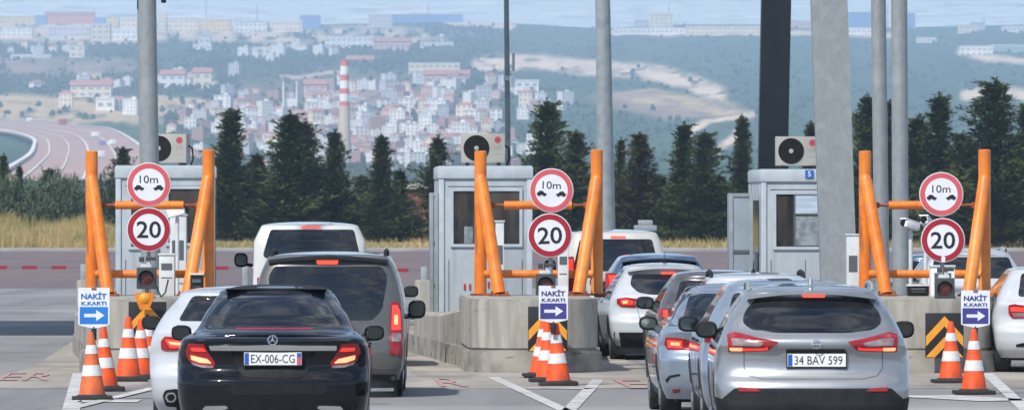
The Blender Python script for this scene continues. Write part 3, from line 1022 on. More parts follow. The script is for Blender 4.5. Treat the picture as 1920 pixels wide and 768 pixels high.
# ------------------------------------------------------------------ booths
def booth(px0, px1, py0, Y, label, wins, rear=3.0, z0=0.29):
    s = F / Y
    X0, X1 = XS(px0, s), XS(px1, s)
    w = X1 - X0
    top = H + (YH - py0) / s
    t = thing('toll_booth', label, 'toll booth', ((X0 + X1) / 2, Y, z0), PSI, 'toll booths')
    h = top - z0
    hw = w / 2
    d = rear
    mb = MB()
    mb.box((0, d / 2, h / 2), (w, d, h), bev=0.015)
    wl = mb.build('wall', M['booth'], t)
    mb = MB()
    mb.box((0, d / 2 - 0.01, h - 0.09), (w + 0.05, d + 0.06, 0.20), 0, bev=0.02)
    mb.box((0, d / 2 - 0.01, h + 0.015), (w + 0.01, d, 0.03), 0)
    mb.build('roof', M['booth_frame'], t)
    # corner posts and panel seams
    for u in (-hw + 0.035, hw - 0.035):
        for v in (-0.012, d + 0.012):
            MB().box((u, v, h / 2 - 0.1), (0.09, 0.03, h - 0.2), 0, bev=0.006).build('corner_post', M['booth_frame'], t)
    MB().box((0, -0.012, 0.05), (w - 0.16, 0.024, 0.10), 0).build('base_rail', M['booth_frame'], t)
    mb = MB()
    for u in (-hw + 0.16, 0.0, hw - 0.16):
        mb.box((u, -0.003, 0.62), (0.012, 0.006, 1.0))
    mb.box((0, -0.0035, h - 0.32), (w - 0.3, 0.007, 0.012))
    for sg in (-1, 1):
        for v in (0.08, 0.8, 1.6, 2.4):
            mb.box((sg * hw, v, h / 2), (0.006, 0.012, h - 0.4))
    mb.build('panel_seam', M['seam'], wl, 0)
    for (a, b, c, e, style) in wins:
        u0, u1 = XS(a, s) - (X0 + X1) / 2, XS(b, s) - (X0 + X1) / 2
        z1, zz0 = H + (YH - c) / s - z0, H + (YH - e) / s - z0
        fr = MB()
        cu, cz, ww, hh = (u0 + u1) / 2, (z1 + zz0) / 2, u1 - u0, z1 - zz0
        for q in ((cu, -0.017, z1 + 0.025, ww + 0.1, 0.05), (cu, -0.017, zz0 - 0.025, ww + 0.1, 0.05), (u0 - 0.025, -0.017, cz, 0.05, hh), (u1 + 0.025, -0.017, cz, 0.05, hh)):
            fr.box((q[0], q[1], q[2]), (q[3], 0.034, q[4]))
        win = fr.build('window', M['booth_frame'], t, 0)
        MB().box((cu, -0.004, cz), (ww, 0.008, hh)).build('pane', M['booth_glass'], win, 0)
        if style == 'split':
            MB().box((cu - ww * 0.02, -0.014, cz), (0.03, 0.02, hh)).build('mullion', M['seam'], win, 0)
            MB().box((cu - ww * 0.27, -0.010, zz0 + hh * 0.17), (ww * 0.13, 0.008, hh * 0.32), bev=0.003).build('notice', M['cloth'], win)
        if style == 'painted_reflection':
            MB().box((cu + ww * 0.20, -0.010, z1 - hh * 0.19), (ww * 0.58, 0.008, hh * 0.36)).build('painted_reflection', M['painted_reflection'], win, 0)  # pale inset painted as the reflection in the upper part of the pane
            MB().box((cu + ww * 0.20, -0.0095, zz0 + hh * 0.30), (ww * 0.58, 0.007, hh * 0.56)).build('lower_pane', M['cloth'], win, 0)
            MB().box((cu - ww * 0.10, -0.014, cz), (0.025, 0.02, hh)).box((cu + ww * 0.20, -0.0145, z1 - hh * 0.38), (ww * 0.58, 0.02, 0.025)).build('mullion', M['seam'], win, 0)
    # side windows of the booth
    for sg in (-1, 1):
        wmb = MB()
        wmb.box((sg * (hw + 0.004), d * 0.45, h * 0.64), (0.012, d * 0.5, h * 0.34))
        wmb.build('side_pane', M['booth_glass'], t, 0)
    return t, hw, h
YB = 118.2
t, hw, h = booth(218, 402, 313, YB, 'pale grey toll booth partly hidden behind the left round signs', [(246, 262, 352, 462, ''), (316, 384, 354, 455, '')])
t, hw, h = booth(824, 997, 314, YB, 'pale grey toll booth with a wide dark window behind the middle orange frame', [(850, 974, 358, 457, 'split')])
# red and white strips on the front of the middle booth
for (px, py) in ((871, 537), (881, 537), (916, 533), (926, 533)):
    q = P(px, py, YB)
    MB().box((q.x - XS((824 + 997) / 2, F / YB), -0.010, q.z - 0.29), (0.03, 0.02, 0.10)).build('reflector', M['red_plastic'], t, 0)
# side door panel hinged open on the left of the middle booth
def side_panel(px0, px1, py0, py1, Y, label, bars):
    s = F / Y
    X0, X1 = XS(px0, s), XS(px1, s)
    top, bot = H + (YH - py0) / s, H + (YH - py1) / s
    t = thing('side_cabinet', label, 'cabinet', ((X0 + X1) / 2, Y, 0.29), PSI, 'cabinets beside the booths')
    w = X1 - X0
    h = top - 0.29
    MB().box((0, 0.3, h / 2), (w, 0.6, h), bev=0.01).build('casing', M['booth_dark'], t)
    fr = MB()
    for u in (-w / 2 + 0.03, w / 2 - 0.03):
        fr.box((u, -0.008, h / 2), (0.06, 0.02, h), bev=0.004)
    fr.box((0, -0.008, h - 0.03), (w - 0.12, 0.02, 0.06))
    fr.build('edge', M['galv_dull'], t)
    for f in bars:
        MB().box((0, -0.010, h * f), (w - 0.13, 0.026, 0.05)).build('crossbar', M['seam'], t, 0)
side_panel(806, 822, 361, 600, YB + 0.4, 'narrow grey panel against the left side of the middle booth', (0.3, 0.62))
side_panel(1368, 1412, 362, 600, YB + 0.4, 'tall grey cabinet with two panels left of the right booth', (0.21, 0.56))
t, hw, h = booth(1428, 1592, 320, YB, 'pale grey toll booth behind the wide leaning steel column at right', [(1455, 1541, 364, 462, 'painted_reflection')])
q = P(1517, 326, YB)
mb = MB()
mb.box((0, 0, 0), (0.14, 0.02, 0.13), 0).text('5', 0, 0, 0.09, -0.0115, 1)
o = mb.build('number_plate', [M['text_blue'], M['sign_white']], t, 0)
o.location = (q.x - XS(1510, F / YB), -0.055, q.z - 0.29)

# air conditioners on the booth roofs
def aircon(px, Y, label, rz=0.0, badge=True, ztop=None):
    s = F / Y
    p = P(px, 312, Y)
    t = thing('air_conditioner', label, 'air conditioner', (p.x, Y, ztop), rz, 'air conditioner units on booth roofs')
    w, h, d = 0.745, 0.50, 0.28
    MB().box((0, d / 2, h / 2 + 0.05), (w, d, h), bev=0.012).build('casing', M['ac'], t)
    fx = -0.115
    cz = h / 2 + 0.05
    mb = MB()
    mb.lathe([(0.0, -0.003), (0.205, -0.003), (0.215, -0.012), (0.222, 0.0)], 36, (fx, 0, cz), 'Y', 0)
    f = mb.build('fan_grille', M['black'], t)
    mb = MB()
    for rr in (0.06, 0.10, 0.14, 0.18):
        mb.disc(fx, cz, rr + 0.004, -0.014, 0, 36, rr - 0.004)
    for i in range(12):
        a = 2 * PI * i / 12
        mb.tube((fx + 0.05 * math.cos(a), -0.014, cz + 0.05 * math.sin(a)), (fx + 0.21 * math.cos(a), -0.014, cz + 0.21 * math.sin(a)), 0.003, n=5)
    mb.build('grille_wire', M['trim'], f)
    MB().lathe([(0.0, -0.02), (0.035, -0.018), (0.04, -0.01)], 20, (fx, 0, cz), 'Y').build('hub', M['ac'], f)
    if badge:
        mb = MB()
        mb.disc(w * 0.335, cz + 0.14, 0.058, -0.002, 0, 28)
        mb.disc(w * 0.335, cz + 0.14, 0.040, -0.0025, 1, 24, 0.034)
        mb.text('LG', w * 0.335, cz + 0.02, 0.075, -0.002, 1, w=0.11)
        mb.box((w * 0.335, -0.001, cz - 0.10), (0.15, 0.003, 0.008), 1)
        mb.build('badge', [M['lg_red'], M['grey_text']], t, 0)
    mb = MB()
    for u in (-0.27, 0.27):
        mb.box((u, d / 2, 0.025), (0.06, d + 0.06, 0.05))
    mb.build('foot', M['trim'], t)
    mb = MB()
    mb.path([(w / 2, 0.15, 0.35), (w / 2 + 0.07, 0.15, 0.30), (w / 2 + 0.08, 0.16, 0.12), (w / 2 + 0.03, 0.17, 0.0)], [0.014] * 4)
    mb.build('hose', M['black'], t)
ZT = H + (YH - 313.5) / (F / YB) + 0.03
aircon(310, YB + 1.1, 'air conditioner on the left booth roof, half behind the thick pole', R(-12), True, ZT)
aircon(906, YB + 0.5, 'air conditioner standing on the middle booth roof', R(2), True, ZT)
aircon(1496, YB + 0.5, 'air conditioner on the right booth roof, before the dark column', R(2), True, ZT - 0.05)

# ------------------------------------------------------------------ columns and poles
def rect_column(name, label, base, top, w, d, m, zt):
    t = MB()
    b, tp = Vector(base), Vector(top)
    vs = []
    for c, k in ((b, 1.0), (tp, 1.02)):
        for sx, sy in ((-1, -1), (1, -1), (1, 1), (-1, 1)):
            vs.append(c - b + Vector((sx * w / 2 * k, sy * d / 2 * k, 0)))
    t.add(vs, [(0, 1, 5, 4), (1, 2, 6, 5), (2, 3, 7, 6), (3, 0, 4, 7), (0, 1, 2, 3), (4, 5, 6, 7)])
    t.box((0, 0, 0.015), (w + 0.2, d + 0.2, 0.03))
    o = t.build(name, m, smooth=0)
    o.location = b
    return tag(o, label, 'column', 'canopy columns')
CZ = 11.0
def lean(px0, py0, px1, py1, Y, z0, z1):
    f = lambda z: XS(px0 + (YH - (z - H) * F / Y - py0) / (py1 - py0) * (px1 - px0), F / Y)
    return (f(z0), Y, z0), (f(z1), Y, z1)
b, tp = lean(1554, 0, 1572, 520, 113.5, 0.29, CZ)
rect_column('steel_column', 'wide leaning galvanised steel column before the right booth', b, tp, 0.585, 0.45, M['galv'], CZ)
b, tp = lean(1455, 0, 1449, 300, 124.0, 0.29, CZ)
rect_column('steel_column', 'dark grey steel column rising behind the right booth', b, tp, 0.52, 0.52, M['dark_steel'], CZ)
def pole(name, label, px0, py0, px1, py1, Y, r0, r1, m, z0=0.3, z1=None, cat='pole'):
    z1 = z1 or CZ
    b, tp = lean(px0, py0, px1, py1, Y, z0, z1)
    b, tp = Vector(b), Vector(tp)
    t = thing(name, label, cat, b, 0, None)
    mb = MB()
    mb.tube((0, 0, 0), tp - b, r0, r1, n=24)
    mb.build('shaft', m, t, 40)
    mb = MB()
    mb.lathe([(r0 * 2.2, 0), (r0 * 2.2, 0.03), (r0 * 1.02, 0.035)], 24)
    mb.build('flange', m, t, 40)
    return t, tp - b
pole('pipe_column', 'left one of two parallel thin grey steel pipes at right', 1647, 0, 1652, 400, 105.0, 0.115, 0.112, M['galv'], 0.29)
pole('pipe_column', 'right one of two parallel thin grey steel pipes at right', 1686, 0, 1688, 400, 104.4, 0.124, 0.122, M['galv'], 0.29)
t, tp = pole('pipe_column', 'thick grey steel pole rising behind the left round signs', 275, 0, 280, 310, 112.5, 0.158, 0.152, M['galv'], 0.29)
mb = MB()
s_ = F / 112.5
for dx, dz, w_, h_ in ((-0.19, 5.60 - 0.29, 0.10, 0.20), (0.19, 5.66 - 0.29, 0.08, 0.1)):
    mb.box((dx, -0.03, dz), (w_, 0.1, h_), bev=0.015)
mb.build('cable_box', M['black'], t)
pole('lamp_mast', 'tall tapered grey mast behind the middle orange frame', 1130, 0, 1137, 420, 150.0, 0.205, 0.135, M['galv_dull'], 0.02, 11.0, 'mast')
t, tp = pole('camera_mast', 'thin grey mast with a small camera beside the middle booth', 949.5, 0, 952.5, 305, 127.0, 0.058, 0.036, M['galv_dull'], 0.02, 11.0, 'mast')
cz = H + (YH - 147) / (F / 127.0) - 0.02
mb = MB()
mb.box((-0.06, -0.05, cz), (0.10, 0.22, 0.09), 0, bev=0.015)
mb.lathe([(0.0, -0.16), (0.03, -0.155), (0.035, -0.13)], 14, (-0.06, 0, cz), 'Y', 1)
mb.box((0.0, 0.0, cz + 0.07), (0.05, 0.06, 0.05), 0)
mb.box((0.07, 0.0, cz + 0.30), (0.05, 0.05, 0.34), 0)
mb.build('camera_head', [M['offwhite'], M['black']], t)

# canopy over the booths (above the picture: it throws the shade on the booths)
t = thing('toll_canopy', 'flat grey canopy roof over the row of booths', 'canopy', (1.0, 126.0, CZ), PSI)
MB().box((0, 0, 0.45), (34, 17, 0.5), bev=0.03).build('roof', M['galv_dull'], t)
for v in (-7, 0, 7):
    MB().box((0, v, 0.10), (34, 0.25, 0.2)).build('beam', M['dark_steel'], t, 0)

# ------------------------------------------------------------------ small things on the islands
def cabinet(px0, px1, py0, Y, z0, label, m, cat='cabinet', name='ticket_machine', d=0.35):
    s = F / Y
    X0, X1 = XS(px0, s), XS(px1, s)
    top = H + (YH - py0) / s
    t = thing(name, label, cat, ((X0 + X1) / 2, Y, z0), 0)
    w, h = X1 - X0, top - z0
    MB().box((0, d / 2, h / 2), (w, d, h), bev=0.012).build('casing', m, t)
    MB().box((0, d / 2, h + 0.012), (w + 0.03, d + 0.03, 0.024), bev=0.005).build('lid', M['offwhite'], t)
    MB().box((0, -0.003, h * 0.72), (w * 0.7, 0.008, h * 0.16)).build('screen', M['seam'], t, 0)
    MB().box((0, -0.003, h * 0.45), (w * 0.7, 0.008, 0.012)).build('slot', M['seam'], t, 0)
    return t
cabinet(298, 327, 478, 99.4, 1.02, 'white box beside the signal lamp on the left island', M['offwhite'])
cabinet(318, 349, 404, 106, 0.29, 'tall white ticket machine behind the left round signs', M['offwhite'])
cabinet(929, 945, 416, 106, 0.29, 'slim white ticket machine before the middle booth window', M['offwhite'])
cabinet(1046, 1066, 462, 99.4, 1.02, 'slim white box right of the middle signal lamp', M['offwhite'])
cabinet(1588, 1611, 441, 108, 0.29, 'white cabinet between the leaning column and the orange frame', M['offwhite'])
cabinet(1745, 1790, 500, 98.6, 1.02, 'low white box behind the right signal lamp', M['white'])
cabinet(1703, 1741, 536, 99.2, 1.02, 'small black box with red strip on the right island', M['black'], 'box', 'control_box')
cabinet(357, 380, 515, 99.2, 1.02, 'small black box on the left island behind the orange brace', M['black'], 'box', 'control_box')
def cctv(px, py, Y, label, z0, rz=0.6, pole=True):
    p = P(px, py, Y)
    t = thing('security_camera', label, 'security camera', (p.x, Y, z0), 0, 'white security cameras')
    h = p.z - z0
    rot = Matrix.Rotation(rz, 3, 'Z') @ Matrix.Rotation(R(-14), 3, 'X')
    mb = MB()
    mb.box((0, 0, h), (0.12, 0.28, 0.11), 0, rot=rot, bev=0.025)
    mb.box((0, 0.02, h + 0.062), (0.14, 0.32, 0.018), 0, rot=rot)
    bd = mb.build('housing', M['white'], t)
    q = rot @ Vector((0, -0.145, 0))
    MB().lathe([(0, -0.01), (0.05, -0.008), (0.055, 0.02)], 16, (q.x, q.y, h + q.z), 'Y').build('lens', M['black'], bd)
    mb = MB()
    mb.tube((0, 0.06, 0), (0, 0.06, h - 0.08), 0.03, n=10)
    mb.tube((0, 0.06, h - 0.14), (0, 0.02, h - 0.04), 0.022, n=8)
    mb.build('stand', M['offwhite'], t)
cctv(332, 398, 104.0, 'white security camera on a stand beside the left round signs', 0.29, R(70))
cctv(1708, 422, 102.5, 'white security camera beside the right pipe and speed sign', 0.29, R(-50))
cctv(1736, 416, 103.2, 'second white security camera, just above the right speed sign', 0.29, R(-15))

# lifting barriers beyond the booths
def barrier(px0, px1, py, Y, label):
    s = F / Y
    p = P(px0, py, Y)
    L = (px1 - px0) / s
    t = thing('barrier_arm', label, 'barrier', (p.x, Y, 0), 0, 'red and white barrier arms')
    mb = MB()
    n = max(2, int(round(L / 0.37)))
    for i in range(n):
        a = L * i / n
        mb.box((a + L / n / 2, 0, p.z), (L / n, 0.05, 0.085 if i % 2 == 0 else 0.06), 0 if i % 2 == 0 else 1)
    mb.build('arm', [M['boom_red'], M['boom_grey']], t, 0)
    mb = MB()
    mb.box((L + 0.06, 0.0, p.z / 2 + 0.04), (0.14, 0.2, p.z + 0.08), bev=0.02)
    mb.build('cabinet', M['galv_dull'], t)
barrier(-14, 152, 501, 168, 'red striped barrier arm across the far left lane')
barrier(402, 455, 502, 168, 'red striped barrier arm behind the right leg of the left frame')
barrier(742, 790, 506, 160, 'short red striped barrier arm left of the middle booth')

# grey vent housing beyond the van, brick building and wall among the trees
p = P(1210, 428, 190)
t = thing('vent_post', 'small grey post with capped top beyond the white van', 'post', (p.x, 190, 0))
MB().box((0, 0, 0.85), (0.42, 0.42, 1.7), bev=0.02).build('post', M['galv_dull'], t)
MB().box((0, 0, 1.80), (0.62, 0.62, 0.16), bev=0.03).box((0, 0, 1.95), (0.4, 0.4, 0.14), bev=0.03).build('cap', M['galv_dull'], t)
M['brick'] = mat('red_brick_wall', (0.24, 0.10, 0.075), (0.17, 0.075, 0.06), 1.2, 0.9)
M['roof_pale'] = mat('pale_roof', (0.60, 0.55, 0.50), (0.5, 0.46, 0.42), 1, 0.8)
p = P(800, 455, 470)
t = thing('brick_building', 'small red brick building with pale roof between the conifers', 'building', (p.x, 470, 0.2))
MB().box((0, 4, 1.6), (4.2, 8, 4.2)).build('wall', M['brick'], t, 0)
MB().box((0, 4, 3.85), (4.6, 8.5, 0.35)).build('roof', M['roof_pale'], t, 0)
for u in (-0.9, 0.6):
    w_ = MB().box((u, -0.03, 1.2), (0.8, 0.08, 1.3)).build('window', M['seam'], t, 0)
MB().box((-1.75, -0.05, 1.4), (0.3, 0.12, 3.8)).build('downpipe', M['roof_pale'], t, 0)

# ------------------------------------------------------------------ cars
def round_poly(pts, r=0.03, k=3):
    out = []
    n = len(pts)
    for i in range(n):
        p, a, b = Vector(pts[i]), Vector(pts[i - 1]), Vector(pts[(i + 1) % n])
        da, db = (a - p), (b - p)
        ra = min(r, da.length * 0.45)
        rb = min(r, db.length * 0.45)
        p0, p1 = p + da.normalized() * ra, p + db.normalized() * rb
        for j in range(k + 1):
            t = j / k
            q = p0 * (1 - t) ** 2 + p * 2 * t * (1 - t) + p1 * t * t
            out.append((q.x, q.y))
    return out

class Shape:
    def __init__(s, half, rear, front, ze, crown, d=0.35, n=2.6, df=0.6):
        s.w, s.yr, s.yf = pchip(half), pchip(rear), pchip(front)
        s.z0, s.ze, s.crown, s.d, s.n, s.df = half[0][0], ze, crown, d, n, df
    def rear_y(s, x, z):
        u = min(0.9995, abs(x) / s.w(z))
        return s.yr(z) + s.d * (1 - (1 - u ** s.n) ** (1 / s.n))
    def front_y(s, x, z):
        u = min(0.9995, abs(x) / s.w(z))
        return s.yf(z) - s.df * (1 - (1 - u ** s.n) ** (1 / s.n))
    def side_x(s, y, z):
        w, a, b = s.w(z), s.yr(z) + s.d, s.yf(z) - s.df
        if y < a:
            k = min(1.0, (a - y) / s.d)
            return w * max(0.0, 1 - k ** s.n) ** (1 / s.n)
        if y > b:
            k = min(1.0, (y - b) / s.df)
            return w * max(0.0, 1 - k ** s.n) ** (1 / s.n)
        return w
    def ring(s, z):
        w, yr, yf = s.w(z), s.yr(z), s.yf(z)
        h = []
        K = 16
        for i in range(K + 1):
            a = PI / 2 * i / K
            h.append((w * math.sin(a) ** (2 / s.n), yr + s.d * (1 - max(0.0, math.cos(a)) ** (2 / s.n))))
        for i in range(1, 12):
            t = i / 12
            h.append((w, yr + s.d + (yf - s.df - yr - s.d) * t))
        for i in range(K + 1):
            a = PI / 2 * (1 - i / K)
            h.append((w * math.sin(a) ** (2 / s.n), yf - s.df * (1 - max(0.0, math.cos(a)) ** (2 / s.n))))
        return h + [(-x, y) for x, y in reversed(h[1:-1])]
    def body(s):
        mb = MB()
        zs = []
        nz_ = 46
        for i in range(nz_ + 1):
            zs.append(s.z0 + (s.ze - s.z0) * i / nz_)
        rings = [[(x, y, z) for x, y in s.ring(z)] for z in zs]
        base = s.ring(s.ze)
        cy = (s.yr(s.ze) + s.yf(s.ze)) / 2
        for k in range(1, 9):
            a = R(88) * k / 8
            f = math.cos(a)
            rings.append([(x * f, cy + (y - cy) * f, s.ze + s.crown * math.sin(a)) for x, y in base])
        n = len(rings[0])
        vs = [p for r in rings for p in r]
        fs = [(r * n + i, r * n + (i + 1) % n, (r + 1) * n + (i + 1) % n, (r + 1) * n + i) for r in range(len(rings) - 1) for i in range(n)]
        fs.append(tuple(range(n)))
        fs.append(tuple((len(rings) - 1) * n + i for i in range(n)))
        return mb.add(vs, fs)
    def patch(s, outline, face='rear', off=0.004, nx=14, nz=10, thick=0.012, sgn=1, mb=None, mi=0):
        mb = mb or MB()
        z0, z1 = min(p[1] for p in outline), max(p[1] for p in outline)
        zs = sorted(set([z0 + 1e-5, z1 - 1e-5] + [z0 + (z1 - z0) * i / nz for i in range(1, nz)] + [p[1] for p in outline if z0 + 1e-3 < p[1] < z1 - 1e-3]))
        def span(z):
            xs = []
            m = len(outline)
            for i in range(m):
                (a, za), (b, zb) = outline[i], outline[(i + 1) % m]
                if (za - z) * (zb - z) <= 0 and za != zb:
                    xs.append(a + (b - a) * (z - za) / (zb - za))
            return (min(xs), max(xs)) if xs else None
        def at(a, z, o):
            if face == 'rear':
                return (a, s.rear_y(a, z) - o, z)
            if face == 'front':
                return (a, s.front_y(a, z) + o, z)
            return (sgn * (s.side_x(a, z) + o), a, z)
        rows = []
        for z in zs:
            sp = span(z)
            if sp:
                rows.append([(sp[0] + (sp[1] - sp[0]) * i / nx, z) for i in range(nx + 1)])
        vs = [at(a, z, off) for r in rows for a, z in r]
        c = nx + 1
        fs = [(r * c + i, r * c + i + 1, (r + 1) * c + i + 1, (r + 1) * c + i) for r in range(len(rows) - 1) for i in range(nx)]
        loop = list(range(c)) + [r * c + nx for r in range(1, len(rows))] + [(len(rows) - 1) * c + i for i in range(nx - 1, -1, -1)] + [r * c for r in range(len(rows) - 2, 0, -1)]
        flat = [q for r in rows for q in r]
        b0 = len(vs)
        vs += [at(*flat[i], off - thick) for i in loop]
        m = len(loop)
        fs += [(loop[i], loop[(i + 1) % m], b0 + (i + 1) % m, b0 + i) for i in range(m)]
        return mb.add(vs, fs, mi)

def prof(kind, L, W, Ht, zb=None, z0=0.21, tail=None):
    w = W / 2
    zb = zb or (0.63 * Ht)
    ze = Ht - 0.075
    zm = (zb + ze) / 2
    if kind == 'van':
        half = [(z0, .93 * w), (.42, .985 * w), (.8, w), (zb, .985 * w), (zm, .925 * w), (ze - 0.12, .86 * w), (ze, .80 * w)]
        rear = [(z0, .10), (.36, .015), (.52, 0.0), (.68, .02), (.76, .06), (zb, .09), (ze - 0.1, .20), (ze, .25)]
        front = [(z0, L - .12), (.5, L), (.85, L - .10), (1.02, L - .32), (1.12, L - .80), (ze, L - 1.45)]
        return dict(half=half, rear=rear, front=front, ze=ze, crown=.075, d=.24, n=3.4, df=.5)
    if kind == 'sedan':
        half = [(z0, .90 * w), (.38, .965 * w), (.6, .995 * w), (.76, w), (zb - .08, .97 * w), (zb - .01, .92 * w), (zb + .02, .845 * w), (zm, .735 * w), (ze, .60 * w)]
        rear = [(z0, .14), (.36, .03), (.5, 0.0), (.64, .0), (.70, .05), (.78, .095), (zb - .20, .09), (zb - .10, .045), (zb - .04, .02), (zb - .01, .09), (zb + .005, .40), (zb + .03, .62), (zm, .98), (ze - .03, 1.38), (ze, 1.5)]
        front = [(z0, L - .12), (.5, L), (.74, L - .12), (.88, L - .5), (zb, L - 1.30), (ze, L - 2.15)]
        return dict(half=half, rear=rear, front=front, ze=ze, crown=.075, d=.42, n=2.5, df=.7)
    if kind == 'suv':
        half = [(z0, .90 * w), (.38, .965 * w), (.62, .995 * w), (.78, w), (zb - .10, .975 * w), (zb, .935 * w), (zm, .83 * w), (ze - .05, .715 * w), (ze, .68 * w)]
        rear = [(z0, .16), (.34, .04), (.46, 0.0), (.58, .0), (.66, .03), (.71, .085), (.82, .125), (.92, .115), (zb - .06, .06), (zb - .01, .075), (zb + .05, .17), (zm, .30), (ze - .03, .45), (ze, .44)]
        front = [(z0, L - .12), (.5, L), (.80, L - .10), (.95, L - .40), (zb, L - 1.15), (ze, L - 2.0)]
        return dict(half=half, rear=rear, front=front, ze=ze, crown=.085, d=.36, n=2.7, df=.6)
    half = [(z0, .90 * w), (.36, .96 * w), (.58, .99 * w), (.74, w), (zb - .10, .975 * w), (zb, .935 * w), (zm, .82 * w), (ze - .05, .70 * w), (ze, .665 * w)]
    rear = [(z0, .14), (.34, .03), (.46, 0.0), (.56, .0), (.62, .03), (.66, .075), (.78, .105), (.88, .085), (zb - .02, .07), (zb + .04, .17), (zm, .36), (ze - .03, .56), (ze, .56)]
    front = [(z0, L - .12), (.5, L), (.74, L - .10), (.88, L - .40), (zb, L - 1.10), (ze, L - 1.95)]
    return dict(half=half, rear=rear, front=front, ze=ze, crown=.08, d=.38, n=2.5, df=.6)

def build_car(name, label, cat, cx, s, yaw, kind, L, W, Ht, pm, rear_parts, zb=None, wheels=None, mirror=None, plate=None, rails=False, antenna=None,
              stop=None, spoiler=None, window=None, emblem=None, handle=None, side=True, seams=None, body_mod=None, plate_frame=False, arch_trim=False, group='cars queuing at the toll lanes'):
    Y = F / s
    t = thing(name, label, cat, (XS(cx, s), Y, 0), yaw, group)
    C = lambda pts: [((a - cx) / s, H - (b - YH) / s) for a, b in pts]
    pr = prof(kind, L, W, Ht, zb)
    if body_mod:
        body_mod(pr)
    sh = Shape(**pr)
    body = sh.body().build('body', pm, t, 60)
    zb_ = zb or 0.63 * Ht
    ze = sh.ze
    # rear window
    if window:
        o = C(window) if window[0][0] > 10 else window
        g = sh.patch(round_poly(o, 0.05), off=0.004, nx=24, nz=12).build('rear_window', M['glass'], t, 60)
    for part in rear_parts:
        pname, mk, outl, off = part[:4]
        o = C(outl) if abs(outl[0][0]) > 10 else outl
        rr = part[4] if len(part) > 4 else 0.015
        ob = sh.patch(round_poly(o, rr) if rr else o, off=off, nx=16, nz=8).build(pname, M[mk], t, 50)
        if len(part) > 5:
            for (sn, smk, so, soff) in part[5]:
                so2 = C(so) if abs(so[0][0]) > 10 else so
                sh.patch(round_poly(so2, 0.008), off=soff, nx=12, nz=5, thick=0.006).build(sn, M[smk], ob, 50)
    # side windows, door seams, arches and sills
    if side:
        for sg in (-1, 1):
            zl, zu = zb_ + 0.02, ze - 0.035
            def ed(f):
                r0 = sh.yr(zl) + (0.50 if kind != 'sedan' else 0.42)
                r1 = sh.yr(zu) + (0.34 if kind != 'sedan' else 0.12)
                f0 = sh.yf(zl) - 0.30
                f1 = sh.yf(zu) - 0.18
                return (r0 + (f0 - r0) * f, r1 + (f1 - r1) * f)
            cuts = [0.0, 0.25, 0.60, 1.0] if kind != 'sedan' else [0.0, 0.12, 0.54, 1.0]
            for a, b in zip(cuts, cuts[1:]):
                (p0, p1), (q0, q1) = ed(a + 0.012), ed(b - 0.012)
                o = [(p0, zl), (q0, zl), (q1, zu), (p1, zu)]
                sh.patch(round_poly(o, 0.04), 'side', 0.004, nx=8, nz=8, sgn=sg).build('side_window', M['glass'], t, 60)
            for yy in (L * 0.40, L * 0.63):
                mb = MB()
                sh.patch([(yy, 0.34), (yy + 0.012, 0.34), (yy + 0.012, zb_), (yy, zb_)], 'side', 0.002, nx=1, nz=8, sgn=sg, mb=mb, thick=0.004)
                mb.build('door_seam', M['seam'], body, 0)
            for yy in (L * 0.36, L * 0.59):
                mb = MB()
                sh.patch(round_poly([(yy, zb_ - 0.13), (yy + 0.17, zb_ - 0.13), (yy + 0.17, zb_ - 0.105), (yy, zb_ - 0.105)], 0.008), 'side', 0.02, nx=4, nz=2, sgn=sg, mb=mb, thick=0.02)
                mb.build('door_handle', pm if not arch_trim else M['trim'], body, 40)
    # windscreen
    zl, zu = zb_ + 0.02, ze - 0.02
    wl, wu = sh.w(zl) * 0.90, sh.w(zu) * 0.90
    sh.patch([(-wl, zl), (wl, zl), (wu, zu), (-wu, zu)], 'front', 0.004, nx=12, nz=6).build('windscreen', M['glass'], t, 60)
    # wheels
    wr = (wheels or {}).get('r', 0.32)
    for yy in ((wheels or {}).get('rear', 0.85), (wheels or {}).get('front', L - 0.85)):
        for sg in (-1, 1):
            xo = sh.w(wr) - 0.005
            wth = 0.21
            # dark arch
            ro = wr + 0.06
            o = [(yy + ro * math.cos(a), max(sh.z0 + 0.005, wr + ro * math.sin(a))) for a in [PI * 2 * i / 28 for i in range(28)]]
            clean = []
            for q in o:
                if not clean or (abs(q[0] - clean[-1][0]) + abs(q[1] - clean[-1][1])) > 0.01:
                    clean.append(q)
            sh.patch(clean, 'side', 0.003, nx=10, nz=10, sgn=sg, thick=0.006).build('wheel_arch', M['black'] if not arch_trim else M['trim'], body, 60)
            mb = MB()
            prf = [(wr * 0.62, xo - wth), (wr * 0.95, xo - wth), (wr, xo - wth + 0.03), (wr, xo - 0.03), (wr * 0.95, xo + 0.008), (wr * 0.66, xo + 0.014), (wr * 0.62, xo - 0.01)]
            mb.lathe([(r_, sg * h_) for r_, h_ in prf], 32, (0, yy, wr), 'X')
            ty = mb.build('wheel', M['rubber'], t, 40)
            mb = MB()
            mb.lathe([(wr * 0.64, sg * (xo - 0.02)), (wr * 0.60, sg * (xo + 0.010)), (wr * 0.55, sg * (xo - 0.015)), (wr * 0.15, sg * (xo - 0.01)), (0.0, sg * (xo + 0.0))], 28, (0, yy, wr), 'X')
            for k in range(5):
                a = 2 * PI * k / 5
                mb.tube((sg * (xo + 0.0), yy + 0.04 * math.cos(a), wr + 0.04 * math.sin(a)), (sg * (xo + 0.0), yy + wr * 0.6 * math.cos(a), wr + wr * 0.6 * math.sin(a)), 0.03, 0.022, n=6)
            mb.build('rim', M['alu'], ty, 40)
    # underbody
    MB().box((0, L / 2, 0.235), (W * 0.80, L * 0.86, 0.12)).build('underbody', M['black'], t, 0)
